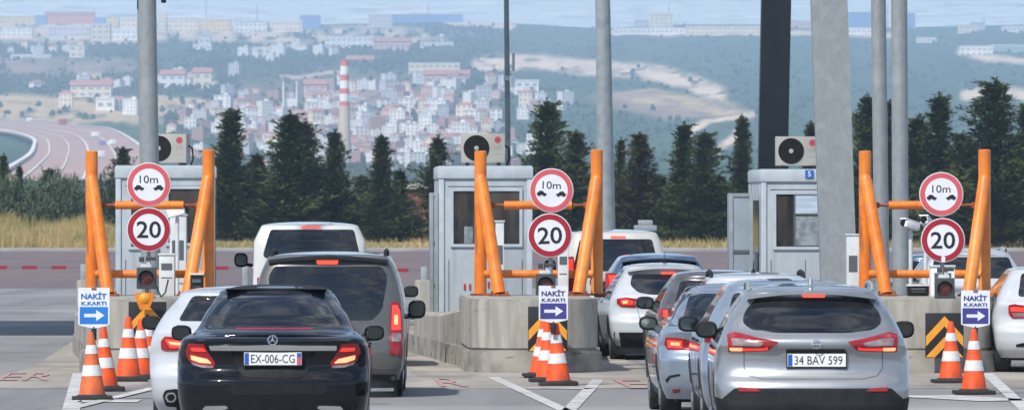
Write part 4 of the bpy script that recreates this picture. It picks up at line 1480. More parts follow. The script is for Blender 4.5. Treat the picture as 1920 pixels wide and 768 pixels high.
    # mirrors
    if mirror:
        my, mz, mx_, mw, mh, mk = mirror
        for sg in (-1, 1):
            mb = MB()
            n1, n2_ = 14, 10
            vs, fs = [], []
            for i in range(n2_ + 1):
                ph = -PI / 2 + PI * i / n2_
                for j in range(n1):
                    th = 2 * PI * j / n1
                    sp = lambda v, e: math.copysign(abs(v) ** e, v)
                    x = sp(math.cos(th), 0.7) * sp(math.cos(ph), 0.7) * mw / 2
                    z = sp(math.sin(th), 0.7) * sp(math.cos(ph), 0.7) * mh / 2
                    y = sp(math.sin(ph), 0.7) * 0.095
                    if y < -0.05:
                        y = -0.05
                    vs.append((sg * (mx_ - mw / 2) + x, my + y, mz + z + 0.02 * sg * x))
            for i in range(n2_):
                for j in range(n1):
                    fs.append((i * n1 + j, i * n1 + (j + 1) % n1, (i + 1) * n1 + (j + 1) % n1, (i + 1) * n1 + j))
            mb.add(vs, fs)
            xin = sh.side_x(my, mz - 0.06)
            mb.tube((sg * (xin - 0.03), my + 0.05, mz - mh * 0.42), (sg * (mx_ - mw * 0.6), my + 0.02, mz - mh * 0.25), 0.032, 0.028, n=8)
            mo = mb.build('mirror', M[mk] if mk in M else pm, t, 60)
            g = MB()
            g.add([(sg * (mx_ - mw / 2) + 0.38 * mw * (abs(math.cos(a)) ** 0.7) * (1 if math.cos(a) > 0 else -1), my - 0.0535, mz + 0.35 * mh * (abs(math.sin(a)) ** 0.7) * (1 if math.sin(a) > 0 else -1)) for a in [2 * PI * i / 24 for i in range(24)]], [tuple(range(24))])
            g.build('mirror_glass', M['mirror'], mo, 0)
    if stop:
        a = C(stop)
        sh.patch(round_poly(a, 0.006), off=0.014, nx=8, nz=3, thick=0.03).build('stop_lamp', M['third'], t, 40)
    if spoiler:
        mk, dep, th = spoiler
        y0 = sh.yr(ze) - dep
        wv = sh.w(ze) * 0.97
        mb = MB()
        n = 16
        vs = []
        for i in range(n + 1):
            x = -wv + 2 * wv * i / n
            bow = 0.10 * (x / wv) ** 2
            zc = ze + 0.035 - 0.05 * (x / wv) ** 2
            for (yy, zz) in ((y0 + bow, zc - 0.01), (y0 + bow, zc - 0.01 - th), (y0 + 0.42 + bow * 0.5, zc - 0.10), (y0 + 0.42 + bow * 0.5, zc + 0.012)):
                vs.append((x, yy, zz))
        fs = []
        for i in range(n):
            for k in range(4):
                fs.append((i * 4 + k, i * 4 + (k + 1) % 4, (i + 1) * 4 + (k + 1) % 4, (i + 1) * 4 + k))
        fs += [(0, 1, 2, 3), tuple(n * 4 + k for k in range(4))]
        mb.add(vs, fs).build('spoiler', M[mk] if mk in M else pm, t, 50)
    if rails:
        for sg in (-1, 1):
            mb = MB()
            x = sg * sh.w(ze) * 0.93
            ya, yb = sh.yr(ze) + 0.25, sh.yf(ze) - 0.25
            z = ze + 0.075
            pts = [(x, ya, z - 0.06), (x, ya + 0.12, z), (x, (ya + yb) / 2, z + 0.02), (x, yb - 0.12, z), (x, yb, z - 0.06)]
            mb.path(pts, [0.020] * 5, 8)
            mb.tube((x, (ya + yb) / 2, z + 0.01), (x, (ya + yb) / 2, z - 0.07), 0.018, n=6)
            mb.build('roof_rail', M[rails], t, 50)
    if antenna:
        ax, ay, ah = antenna
        z = ze + sh.crown * 0.9
        mb = MB()
        mb.lathe([(0.03, 0), (0.022, 0.03), (0.008, 0.05)], 10, (ax, ay, z))
        mb.tube((ax, ay, z + 0.03), (ax, ay - ah * 0.35, z + ah), 0.007, 0.004, n=6)
        mb.build('antenna', M['black'], t, 50)
    if plate:
        pcx, pcy, pw, txt, style = plate
        x, z = (pcx - cx) / s, H - (pcy - YH) / s
        y = min(sh.rear_y(x - pw / 2, z + 0.055), sh.rear_y(x, z - 0.06), sh.rear_y(x + pw / 2, z)) - 0.020
        ph = pw * 0.115 / 0.52
        mb = MB()
        mb.box((x, y, z), (pw, 0.012, ph), 0, bev=0.004)
        mb.box((x, y + 0.008, z - 0.002), (pw + 0.022, 0.014, ph + 0.022), 3, bev=0.004)
        mb.poly([(x - pw / 2 + 0.004, z - ph / 2 + 0.005), (x - pw / 2 + 0.045, z - ph / 2 + 0.005), (x - pw / 2 + 0.045, z + ph / 2 - 0.005), (x - pw / 2 + 0.004, z + ph / 2 - 0.005)], y - 0.0075, 1)
        if style == 'fr':
            mb.poly([(x + pw / 2 - 0.045, z - ph / 2 + 0.005), (x + pw / 2 - 0.004, z - ph / 2 + 0.005), (x + pw / 2 - 0.004, z + ph / 2 - 0.005), (x + pw / 2 - 0.045, z + ph / 2 - 0.005)], y - 0.0075, 1)
            mb.poly([(x + pw / 2 - 0.043, z - ph / 2 + 0.008), (x + pw / 2 - 0.006, z - ph / 2 + 0.008), (x + pw / 2 - 0.006, z + ph * 0.12), (x + pw / 2 - 0.043, z + ph * 0.12)], y - 0.0085, 4)
        mb.text(txt, x + (0.016 if style == 'tr' else 0), z, ph * 0.66, y - 0.008, 2, w=pw * (0.82 if style == 'tr' else 0.76), bold=False)
        mb.build('number_plate', [M['plate'], M['plate_blue'], M['sign_black'], M['black'], M['sign_pink']], t, 0)
    if emblem:
        ecx, ecy, er, kd = emblem
        x, z = (ecx - cx) / s, H - (ecy - YH) / s
        y = sh.rear_y(x, z) - 0.012
        mb = MB()
        for i in range(28):
            a, b = 2 * PI * i / 28, 2 * PI * (i + 1) / 28
            mb.tube((x + er * math.cos(a), y, z + er * math.sin(a)), (x + er * math.cos(b), y, z + er * math.sin(b)), er * 0.13, n=6)
        if kd == 'star':
            for k in range(3):
                a = PI / 2 + 2 * PI * k / 3
                mb.tube((x, y, z), (x + er * math.cos(a), y, z + er * math.sin(a)), er * 0.22, er * 0.05, n=6)
        else:
            mb.box((x, y - 0.002, z), (er * 2.5, 0.012, er * 0.42), bev=0.003)
        mb.build('emblem', M['chrome'], t, 50)
    if seams:
        mb = MB()
        for line in seams:
            pts = C(line) if abs(line[0][0]) > 10 else line
            for (a, za), (b, zb2) in zip(pts, pts[1:]):
                m_ = max(2, int(math.hypot(b - a, zb2 - za) / 0.04))
                for i in range(m_):
                    t0, t1 = i / m_, (i + 1) / m_
                    xa, z_a, xb, z_b = a + (b - a) * t0, za + (zb2 - za) * t0, a + (b - a) * t1, za + (zb2 - za) * t1
                    mb.tube((xa, sh.rear_y(xa, z_a), z_a), (xb, sh.rear_y(xb, z_b), z_b), 0.0045, n=5, caps=False)
        mb.build('panel_gap', M['seam'], body, 0)
    return t, sh

def mir(pts, c):
    return [(2 * c - a, b) for a, b in pts]

# -- black saloon, nearest in the left queue
cx = 511
lamp = [(351, 644), (382, 645), (391, 662), (403, 680), (400, 690), (378, 689), (352, 676), (346, 660)]
bar1 = [(356, 652), (380, 652), (386, 659), (358, 658)]
bar2 = [(356, 666), (388, 673), (396, 681), (374, 680), (357, 674)]
clear = [(356, 678), (374, 684), (398, 685), (399, 690), (378, 689), (360, 684)]
parts = []
for f in (lambda p: p, lambda p: mir(p, cx)):
    parts.append(('taillight', 'tail', f(lamp), 0.010, 0.015, [('light_bar', 'tail_lit', f(bar1), 0.014), ('light_bar', 'tail_amber', f(bar2), 0.0145), ('clear_lens', 'tail_clear', f(clear), 0.0145)]))
parts.append(('boot_trim', 'chrome', [(391, 648), (511, 646), (631, 648), (631, 657), (511, 655), (394, 657)], 0.020, 0.006))
parts.append(('plate_recess', 'black', [(430, 657), (592, 657), (572, 700), (560, 708), (462, 708), (450, 700)], 0.004, 0.02))
parts.append(('bumper_insert', 'black', [(440, 719), (600, 719), (620, 728), (604, 738), (436, 738), (420, 728)], 0.003, 0.01))
parts.append(('lower_bumper', 'black', [(352, 752), (670, 752), (664, 800), (358, 800)], 0.004, 0.03))
for f in (lambda p: p, lambda p: mir(p, cx)):
    parts.append(('exhaust_trim', 'chrome', f([(378, 768), (384, 761), (424, 760), (428, 764), (420, 768), (390, 770)]), 0.020, 0.006))
def m_sedan(pr):
    pass
t, sh = build_car('black_car', 'black saloon car with lit tail lamps and chrome boot strip, nearest in the left queue', 'car', cx, 202, R(0.8), 'sedan', 4.69, 1.80, 1.52, M['p_black'], parts, zb=1.06,
          wheels=dict(r=0.33, rear=0.98, front=3.82), mirror=(2.55, 1.05, 1.03, 0.20, 0.155, 'p_black'), plate=(511.5, 672, 0.535, 'EX-006-CG', 'fr'),
          window=[(424, 563), (598, 563), (642, 617), (380, 617)], emblem=(511, 637, 0.043, 'star'))
# black glass roof panel and the high stop lamp behind the window
mb = MB()
sh.patch([(-0.36, 1.118), (0.36, 1.118), (0.36, 1.131), (-0.36, 1.131)], off=0.007, nx=12, nz=2, thick=0.003, mb=mb)
mb.build('stop_lamp', M['sign_red'], t, 0)
w0, w1 = sh.w(sh.ze) * 0.90, sh.w(sh.ze) * 0.86
mb = MB()
n = 10
vs = []
cyy = (sh.yr(sh.ze) + sh.yf(sh.ze)) / 2
for j in range(5):
    yy = sh.yr(sh.ze) + 0.05 + j * 0.3
    for i in range(n + 1):
        x = -w0 + 2 * w0 * i / n
        e = max(0.02, 1 - (x / sh.w(sh.ze)) ** 2 - 0.0)
        k = min(1.0, 0.55 + 0.25 * j)
        r_ = max(abs(x) / sh.w(sh.ze), abs(yy - cyy) / (cyy - sh.yr(sh.ze)))
        vs.append((x, yy, sh.ze + sh.crown * math.sqrt(max(0.0, 1 - min(1, r_) ** 2)) + 0.005))
fs = [(j * (n + 1) + i, j * (n + 1) + i + 1, (j + 1) * (n + 1) + i + 1, (j + 1) * (n + 1) + i) for j in range(4) for i in range(n)]
mb.add(vs, fs).build('roof_panel', M['black'], t, 60)
# boot lid lip
mb = MB()
for i in range(14):
    x0, x1 = -0.62 + 1.24 * i / 14, -0.62 + 1.24 * (i + 1) / 14
    zl = 1.058
    mb.tube((x0, sh.rear_y(x0, zl) + 0.0, zl + 0.012 - 0.03 * (x0 / 0.62) ** 2), (x1, sh.rear_y(x1, zl) + 0.0, zl + 0.012 - 0.03 * (x1 / 0.62) ** 2), 0.018, n=8)
mb.build('boot_lip', M['p_black'], t, 60)

# -- white car half hidden beside it
cx = 444
lamp = [(300, 640), (308, 630), (342, 633), (352, 640), (350, 656), (310, 658), (301, 655)]
parts = []
for f in (lambda p: p, lambda p: mir(p, cx)):
    parts.append(('taillight', 'tail', f(lamp), 0.010, 0.012, [('light_bar', 'tail_lit', f([(308, 636), (340, 638), (344, 652), (318, 652)]), 0.014), ('light_bar', 'tail_amber', f([(314, 640), (338, 642), (340, 647), (320, 646)]), 0.017)]))
    parts.append(('exhaust_surround', 'black', f([(304, 742), (309, 731), (330, 728), (352, 736), (352, 765), (310, 762)]), 0.004, 0.02))
    parts.append(('exhaust', 'chrome', f([(308, 744), (313, 736), (326, 735), (331, 744), (326, 754), (313, 754)]), 0.010, 0.02, [('exhaust_hole', 'black', f([(312, 744), (316, 739), (324, 738), (328, 744), (324, 751), (316, 751)]), 0.012)]))
parts.append(('lower_bumper', 'black', [(330, 745), (562, 745), (562, 790), (330, 790)], 0.003, 0.03))
build_car('white_car', 'white car with wrapped tail lamp and round exhaust, half hidden left of the black saloon', 'car', cx, 187, R(1.2), 'hatch', 4.35, 1.78, 1.455, M['p_white'], parts, zb=1.03,
          wheels=dict(r=0.33, rear=0.88), mirror=(2.35, 1.07, 1.03, 0.20, 0.15, 'black'),
          window=[(358, 555), (534, 555), (560, 602), (332, 602)], plate=(446, 680, 0.53, '41 KD 207', 'tr') if False else None)

# -- grey brown tall wagon
cx = 614
lampR = [(733, 566), (746, 565), (752, 580), (756, 630), (755, 664), (732, 666), (731, 610)]
litR = [(735, 572), (745, 571), (750, 584), (752, 618), (734, 618)]
clearR = [(734, 624), (752, 624), (752, 640), (734, 640)]
parts = []
for f in (lambda p: p, lambda p: mir(p, cx)):
    parts.append(('taillight', 'tail', f(lampR), 0.012, 0.015, [('light_bar', 'tail_lit', f(litR), 0.016), ('clear_lens', 'tail_clear', f(clearR), 0.016), ('light_bar', 'tail_amber', f([(739, 590), (746, 590), (746, 608), (739, 608)]), 0.019)]))
parts.append(('bumper', 'trim', [(484, 702), (744, 702), (744, 745), (484, 745)], 0.006, 0.03))
parts.append(('bumper_step', 'galv_dull', [(490, 727), (738, 727), (738, 733), (490, 733)], 0.010, 0.003))
build_car('grey_van', 'grey brown tall family van with tall red tail lamps, behind the black saloon roof', 'van', cx, 157, R(0.2), 'van', 4.40, 1.83, 1.74, M['p_grey'], parts, zb=1.07,
          wheels=dict(r=0.33, rear=0.78), mirror=(2.75, 1.02, 1.15, 0.22, 0.23, 'black'), rails='trim',
          window=[(512, 499), (716, 499), (726, 520), (716, 580), (698, 600), (530, 600), (512, 580), (502, 520)], stop=[(592, 487), (634, 487), (632, 495), (594, 495)], spoiler=('trim', 0.10, 0.04),
          seams=[[(500, 690), (728, 690)], [(500, 610), (500, 690)], [(728, 610), (728, 690)]], plate=(614, 640, 0.52, '34 ES 882', 'tr') if False else None)

# -- white car mostly hidden before the grey van
build_car('white_car', 'white car almost hidden before the grey van, only its right mirror showing', 'car', 655, 131, R(1.5), 'hatch', 4.10, 1.74, 1.46, M['p_white'], [], zb=0.95,
          mirror=(2.3, 1.06, 1.02, 0.22, 0.17, 'black'), window=[(-0.55, 1.35), (0.55, 1.35), (0.62, 1.02), (-0.62, 1.02)])

# -- white van at the left booth
def wide_van(pr):
    pr['half'] = [(z, w_ * (1.0 if z < 1.5 else 1.06)) for z, w_ in pr['half']]
cx = 581
parts = []
for f in (lambda p: p, lambda p: mir(p, cx)):
    parts.append(('taillight', 'tail', f([(482, 520), (492, 520), (492, 580), (482, 580)]), 0.01, 0.01))
build_car('white_van', 'white passenger van with large dark rear window at the left toll booth', 'van', cx, 112, R(2.1), 'van', 4.90, 1.92, 2.06, M['p_cream'], parts, zb=1.40,
          wheels=dict(r=0.34, rear=0.95), mirror=(3.5, 1.40, 1.28, 0.24, 0.25, 'black'),
          body_mod=wide_van, window=[(507, 430), (664, 430), (675, 478), (670, 484), (498, 484), (493, 478)], stop=[(566, 423), (602, 423), (602, 427), (566, 427)], antenna=(0.36, 0.7, 0.2),
          seams=[[(500, 490), (500, 600)], [(668, 490), (668, 600)]])

# -- silver crossover, nearest in the right queue
cx = 1525
lamp = [(1364, 626), (1380, 622), (1420, 632), (1460, 640), (1450, 650), (1440, 658), (1390, 660), (1366, 660)]
parts = []
for f in (lambda p: p, lambda p: mir(p, cx)):
    parts.append(('taillight', 'tail', f(lamp), 0.012, 0.010, [('clear_lens', 'tail_clear', f([(1372, 634), (1392, 634), (1432, 643), (1424, 650), (1374, 648)]), 0.016), ('light_bar', 'tail_amber', f([(1368, 652), (1393, 652), (1393, 658), (1370, 658)]), 0.0165), ('light_bar', 'tail_lit', f([(1392, 653), (1434, 653), (1440, 650), (1440, 656), (1394, 658)]), 0.016)]))
    parts.append(('reflector', 'tail', f([(1384, 725), (1418, 727), (1426, 733), (1386, 733)]), 0.014, 0.004))
parts.append(('lower_bumper', 'trim', [(1350, 754), (1356, 746), (1378, 727), (1424, 727), (1440, 736), (1610, 736), (1626, 727), (1672, 727), (1694, 746), (1700, 754), (1698, 800), (1352, 800)], 0.008, 0.02))
parts.append(('skid_plate', 'galv_dull', [(1450, 790), (1600, 790), (1590, 810), (1460, 810)], 0.012, 0.01))
parts.append(('plate_recess', 'p_silver', [(1470, 660), (1580, 660), (1606, 700), (1444, 700)], 0.003, 0.02))
parts.append(('plate_trim', 'trim', [(1474, 656), (1586, 656), (1584, 661), (1476, 661)], 0.018, 0.003))
t, sh = build_car('silver_car', 'silver crossover with arrow shaped tail lamps, nearest in the right queue', 'car', cx, 205, R(-0.6), 'suv', 4.39, 1.80, 1.54, M['p_silver'], parts, zb=1.06,
          wheels=dict(r=0.35, rear=0.87), mirror=(2.45, 1.10, 1.04, 0.21, 0.165, 'black'), plate=(1532, 675, 0.535, '34 BAV 599', 'tr'), rails='galv_dull',
          window=[(1424, 556), (1628, 556), (1650, 582), (1658, 604), (1640, 618), (1590, 624), (1460, 624), (1410, 618), (1392, 604), (1400, 582)],
          stop=[(1505, 551), (1552, 551), (1549, 558), (1508, 558)], spoiler=('p_silver', 0.06, 0.03), emblem=(1531, 645, 0.040, 'bar'), arch_trim=True,
          seams=[[(1396, 625), (1396, 690), (1406, 704), (1430, 710), (1620, 710), (1646, 704), (1656, 690), (1656, 625)]])
for sg in (-1, 1):
    sh.patch(round_poly([(0.07, 0.22), (0.52, 0.22), (0.52, 0.44), (0.30, 0.52), (0.07, 0.50)], 0.02), 'side', 0.007, nx=12, nz=6, sgn=sg).build('corner_cladding', M['trim'], t, 50)
mb = MB().text('QASHQAI', -0.53, 0.868, 0.022, 0, w=0.19, bold=False)
for i, v in enumerate(mb.v):
    mb.v[i] = (v[0], sh.rear_y(v[0], v[2]) - 0.006, v[2])
mb.build('lettering', M['chrome'], t, 0)
MB().lathe([(0.03, 0), (0.025, 0.02), (0.008, 0.07), (0, 0.075)], 12, (0, 0.75, 1.54)).build('antenna', M['p_silver'], t)

# -- silver car directly before it
def simple_lamps(x0, x1, z0, z1, mk='tail_lit'):
    out = []
    for sg in (-1, 1):
        o = [(sg * x0, z0), (sg * x1, z0 + 0.01), (sg * x1, z1), (sg * x0, z1 - 0.02)]
        out.append(('taillight', 'tail', o, 0.010, 0.015, [('light_bar', mk, [(sg * (x0 + 0.03), z0 + 0.02), (sg * (x1 - 0.06), z0 + 0.02), (sg * (x1 - 0.06), z1 - 0.03), (sg * (x0 + 0.03), z1 - 0.04)], 0.014)]))
    return out
build_car('silver_car', 'blue silver car directly before the silver crossover, only its left flank and mirror showing', 'car', XS(0, 1) * 0 + 960 + 2.80 * 187, 187, R(0.6), 'suv', 4.30, 1.80, 1.53, M['p_silver_blue'],
          simple_lamps(0.55, 0.86, 0.90, 1.05), zb=1.02, mirror=(2.25, 1.06, 1.06, 0.22, 0.165, 'black'), wheels=dict(r=0.34), window=[(-0.56, 1.40), (0.56, 1.40), (0.64, 1.10), (-0.64, 1.10)], arch_trim=True)
# -- light blue silver saloon with the left lamp showing
cx = 1393
parts = []
lamp = [(1250, 632), (1282, 634), (1300, 640), (1298, 656), (1252, 655), (1247, 645)]
for f in (lambda p: p, lambda p: mir(p, cx)):
    parts.append(('taillight', 'tail', f(lamp), 0.010, 0.01, [('light_bar', 'tail_lit', f([(1253, 637), (1280, 639), (1280, 652), (1254, 651)]), 0.014), ('light_bar', 'tail_amber', f([(1258, 641), (1276, 642), (1276, 648), (1259, 647)]), 0.017)]))
    parts.append(('bumper_slot', 'black', f([(1249, 712), (1256, 704), (1275, 700), (1276, 704), (1258, 708), (1252, 718)]), 0.006, 0.004))
    parts.append(('reflector', 'tail', f([(1262, 730), (1276, 729), (1276, 736), (1264, 738)]), 0.006, 0.004))
build_car('silver_car', 'pale blue silver saloon with bright left tail lamp, left of the silver crossover', 'car', cx, 175, R(1.2), 'sedan', 4.55, 1.79, 1.44, M['p_silver_blue'], parts, zb=0.99,
          mirror=(2.45, 0.99, 1.02, 0.21, 0.155, 'black'), wheels=dict(r=0.32), window=[(-0.50, 1.33), (0.50, 1.33), (0.62, 1.03), (-0.62, 1.03)])
# -- white car with roof aerial and rails
build_car('white_car', 'white car with thin roof aerial seen above the silver crossover', 'car', 960 + 2.93 * 160, 160, R(1.5), 'hatch', 4.05, 1.76, 1.50, M['p_white'],
          simple_lamps(0.55, 0.84, 0.86, 1.02), zb=0.98, mirror=(2.2, 1.0, 1.0, 0.2, 0.15, 'black'), wheels=dict(r=0.31), window=[(-0.52, 1.36), (0.52, 1.36), (0.62, 1.05), (-0.62, 1.05)], antenna=(-0.05, 0.85, 0.14), rails='trim')
# -- dark hatchback
build_car('dark_car', 'dark grey hatchback between the white hatchback and the pale silver saloon', 'car', 960 + 2.74 * 145, 145, R(2.0), 'hatch', 4.06, 1.74, 1.46, M['p_dark'],
          simple_lamps(0.52, 0.83, 0.84, 0.98), zb=0.96, mirror=(2.2, 1.02, 1.02, 0.24, 0.17, 'black'), wheels=dict(r=0.31), window=[(-0.52, 1.33), (0.52, 1.33), (0.62, 1.03), (-0.62, 1.03)])
# -- white hatchback in full view
cx = 1251
lamp = [(1158, 560), (1176, 557), (1204, 562), (1205, 570), (1190, 576), (1166, 575), (1158, 569)]
parts = []
for f in (lambda p: p, lambda p: mir(p, cx)):
    parts.append(('taillight', 'tail', f(lamp), 0.012, 0.015, [('light_bar', 'tail_lit', f([(1164, 562), (1176, 560), (1188, 563), (1188, 571), (1168, 571)]), 0.016), ('clear_lens', 'tail_clear', f([(1190, 564), (1202, 565), (1202, 569), (1190, 572)]), 0.016), ('light_bar', 'tail_amber', f([(1168, 564), (1178, 563), (1178, 568), (1169, 569)]), 0.019)]))
parts.append(('lower_bumper', 'black', [(1152, 622), (1160, 628), (1185, 632), (1205, 640), (1297, 640), (1317, 632), (1342, 628), (1350, 622), (1346, 664), (1156, 664)], 0.006, 0.012))
build_car('white_car', 'white hatchback with sloping rear window, just right of the middle island', 'car', cx, 125, R(2.6), 'hatch', 4.06, 1.72, 1.45, M['p_white'], parts, zb=0.97,
          mirror=(2.2, 1.0, 1.0, 0.2, 0.15, 'black'), wheels=dict(r=0.31, rear=0.72), window=[(1190, 514), (1312, 514), (1318, 534), (1304, 548), (1280, 552), (1222, 552), (1198, 548), (1184, 534)],
          stop=[(1244, 510), (1272, 510), (1271, 514), (1245, 514)], spoiler=('p_white', 0.10, 0.03), antenna=(0.02, 0.85, 0.16),
          seams=[[(1198, 556), (1196, 580), (1202, 602), (1300, 602), (1306, 580), (1304, 556)]])
# -- blue car before it
build_car('blue_car', 'blue car whose roof shows above the white hatchback', 'car', 1240, 117, R(2.1), 'suv', 4.30, 1.82, 1.55, M['p_blue'],
          simple_lamps(0.62, 0.87, 0.95, 1.25), zb=1.02, mirror=(2.3, 1.08, 1.04, 0.2, 0.16, 'black'), wheels=dict(r=0.34), window=[(-0.58, 1.46), (0.58, 1.46), (0.68, 1.10), (-0.68, 1.10)], spoiler=('p_blue', 0.10, 0.03))
# -- cream van
cx = 1156
parts = []
for f in (lambda p: p, lambda p: mir(p, cx)):
    parts.append(('taillight', 'tail', f([(1063, 482), (1076, 480), (1079, 500), (1078, 545), (1064, 545)]), 0.012, 0.012, [('light_bar', 'tail_lit', f([(1065, 486), (1074, 485), (1076, 506), (1066, 508)]), 0.016)]))
parts.append(('bumper', 'trim', [(1066, 580), (1246, 580), (1244, 606), (1068, 606)], 0.006, 0.02))
build_car('white_van', 'cream white van with twin rear doors beyond the orange frame of the middle island', 'van', cx, 106.5, R(2.1), 'van', 4.40, 1.84, 1.92, M['p_cream'], parts, zb=1.20,
          mirror=(2.9, 1.25, 1.16, 0.22, 0.24, 'black'), wheels=dict(r=0.32), window=[(1088, 448), (1224, 448), (1236, 500), (1228, 508), (1084, 508), (1076, 500)],
          stop=[(1146, 442), (1174, 442), (1174, 446), (1146, 446)], seams=[[(1178, 448), (1178, 580)], [(1078, 515), (1078, 580)], [(1234, 515), (1234, 580)]])
# -- right lane
cx = 1984
lamp = [(1893, 572), (1904, 569), (1930, 574), (1930, 596), (1900, 597), (1893, 588)]
parts = []
for f in (lambda p: p, lambda p: mir(p, cx)):
    parts.append(('taillight', 'tail', f(lamp), 0.012, 0.012, [('light_bar', 'tail_lit', f([(1897, 575), (1926, 577), (1926, 584), (1897, 583)]), 0.016), ('clear_lens', 'tail_clear', f([(1900, 586), (1926, 586), (1926, 593), (1902, 593)]), 0.016)]))
parts.append(('bumper_slot', 'black', [(1906, 645), (1920, 642), (2048, 642), (2062, 645), (2062, 650), (1906, 650)], 0.006, 0.004))
build_car('white_car', 'white hatchback cut by the right edge beside the arrow board', 'car', cx, 136, R(1.5), 'hatch', 4.08, 1.73, 1.47, M['p_white'], parts, zb=0.97,
          mirror=(2.2, 1.0, 1.0, 0.2, 0.15, 'black'), wheels=dict(r=0.31, rear=0.72), window=[(1924, 512), (2044, 512), (2056, 556), (1912, 556)], stop=[(1970, 509), (1998, 509), (1998, 513), (1970, 513)])
build_car('white_car', 'white crossover with bright roof rails behind the right orange frame', 'car', 1829, 117, R(2.1), 'suv', 4.34, 1.82, 1.62, M['p_white'], simple_lamps(0.66, 0.86, 0.88, 1.08, 'tail'), zb=1.08,
          mirror=(2.3, 1.12, 1.04, 0.2, 0.17, 'black'), wheels=dict(r=0.34), window=[(-0.60, 1.50), (0.60, 1.50), (0.70, 1.16), (-0.70, 1.16)], rails='chrome')
build_car('blue_car', 'small blue car beyond the white crossover at right', 'car', 1768, 108.5, R(2.1), 'hatch', 4.0, 1.74, 1.50, M['p_blue'], simple_lamps(0.58, 0.83, 0.86, 1.0, 'tail'), zb=0.98,
          mirror=(2.2, 1.0, 1.0, 0.2, 0.15, 'black'), wheels=dict(r=0.31), window=[(-0.54, 1.38), (0.54, 1.38), (0.64, 1.05), (-0.64, 1.05)])

# ------------------------------------------------------------------ conifers beyond the plaza
def conifer_meshes(seed, h, r, nb=230, up=0.55, arms=3, twin=False):
    rnd = random.Random(seed)
    mb = MB()
    lx, ly = rnd.uniform(-0.3, 0.3), rnd.uniform(-0.2, 0.2)
    def axis(t):
        return Vector((lx * t * t + 0.07 * math.sin(5 * t + seed), ly * t * t, h * t))
    lumps = [(rnd.uniform(0.05, 0.9), rnd.uniform(0, 2 * PI), rnd.choice((0.5, 0.6, 1.25, 1.4))) for _ in range(24)]
    def leaf(p, d, ln, wd):
        side = d.cross(Vector((rnd.uniform(-1, 1), rnd.uniform(-1, 1), rnd.uniform(-1, 1))))
        if side.length < 1e-3:
            return
        side = side.normalized() * wd
        mid = p + d * ln * 0.45
        mb.add([p, mid + side, p + d * ln, mid - side], [(0, 1, 2, 3)])
    def bough(p, d, ln, curl, wide):
        steps = max(3, int(ln / 0.13))
        for i in range(steps):
            f = (i + 0.6) / steps
            q = p + d * ln * f + Vector((0, 0, curl * ln * f * f))
            dd = (d + Vector((0, 0, 2 * curl * f))).normalized()
            sp = wide * (0.5 + 0.9 * math.sin(PI * min(1.0, f * 0.95)))
            for _ in range(5 if f > 0.3 else 3):
                e = (dd + Vector((rnd.gauss(0, 0.45), rnd.gauss(0, 0.45), rnd.gauss(0.12, 0.35)))).normalized()
                o = Vector((rnd.gauss(0, sp), rnd.gauss(0, sp), rnd.gauss(0, sp * 0.7)))
                leaf(q + o, e, rnd.uniform(0.15, 0.30), rnd.uniform(0.025, 0.05))
    for b in range(nb):
        t = 0.015 + 0.955 * ((b + rnd.random()) / nb) ** 0.95
        az = b * 2.39996 + rnd.uniform(-0.5, 0.5)
        k = 1.0
        for lt, la, lk in lumps:
            da = abs((az - la + PI) % (2 * PI) - PI)
            if abs(t - lt) < 0.09 and da < 0.8:
                k *= lk
        env = (1 - t) ** (0.95 + 0.1 * (seed % 4)) * 1.12 * (0.88 + 0.12 * min(1, t / 0.12)) + 0.03
        ln = r * min(1.0, env) * rnd.uniform(0.60, 1.08) * min(1.5, max(0.45, k)) + 0.10
        if rnd.random() < 0.03 * arms:
            ln = ln * 1.25 + 0.28
        el = up + 0.15 * t + rnd.uniform(-0.25, 0.2)
        d = Vector((math.cos(az) * math.cos(el), math.sin(az) * math.cos(el), math.sin(el)))
        bough(axis(t), d, ln, rnd.uniform(-0.12, 0.16), 0.05 + 0.05 * (1 - t))
    # leading shoots, and on some trees a second leader
    bough(axis(0.84), Vector((0.02, 0, 1)), h * 0.17, 0.0, 0.03)
    for _ in range(7):
        a = rnd.uniform(0, 2 * PI)
        bough(axis(rnd.uniform(0.80, 0.96)), Vector((0.28 * math.cos(a), 0.28 * math.sin(a), 1)).normalized(), rnd.uniform(0.2, 0.4), 0.0, 0.02)
    if twin:
        for _ in range(twin):
            a = rnd.uniform(0, 2 * PI)
            tt = rnd.uniform(0.5, 0.75)
            bough(axis(tt), Vector((0.42 * math.cos(a), 0.42 * math.sin(a), 1)).normalized(), h * (0.93 - tt) * rnd.uniform(0.7, 1.0), 0.05, 0.09)
    tr = MB()
    pts = [axis(t) for t in (0, 0.25, 0.5, 0.75, 0.97)]
    tr.path(pts, [0.17, 0.13, 0.09, 0.05, 0.015], 8)
    for k in range(14):
        t = rnd.uniform(0.1, 0.85)
        az = rnd.uniform(0, 2 * PI)
        d = Vector((math.cos(az) * math.cos(up), math.sin(az) * math.cos(up), math.sin(up)))
        p = axis(t)
        tr.tube(p, p + d * r * (1 - t) * 0.8, 0.03, 0.01, n=5)
    return mb, tr
PROTO = []
def proto(seed, r, m, **k):
    mb, tr = conifer_meshes(seed, 8.0, r, **k)
    t = thing('conifer_tree', 'x', 'tree', (0, 0, 0), 0, 'dark conifers beyond the plaza')
    mb.build('crown', m, t, 0)
    tr.build('trunk', M['bark'], t, 40)
    PROTO.append(t)
proto(11, 1.75, M['needles'], nb=400, arms=2)
proto(23, 1.30, M['needles'], nb=340, up=0.70, arms=1)
proto(37, 2.05, M['needles'], nb=430, arms=3, up=0.36)
proto(51, 1.80, M['needles_b'], nb=390, arms=2, twin=2)
proto(64, 1.55, M['needles'], nb=350, arms=3, up=0.5, twin=3)
used = set()
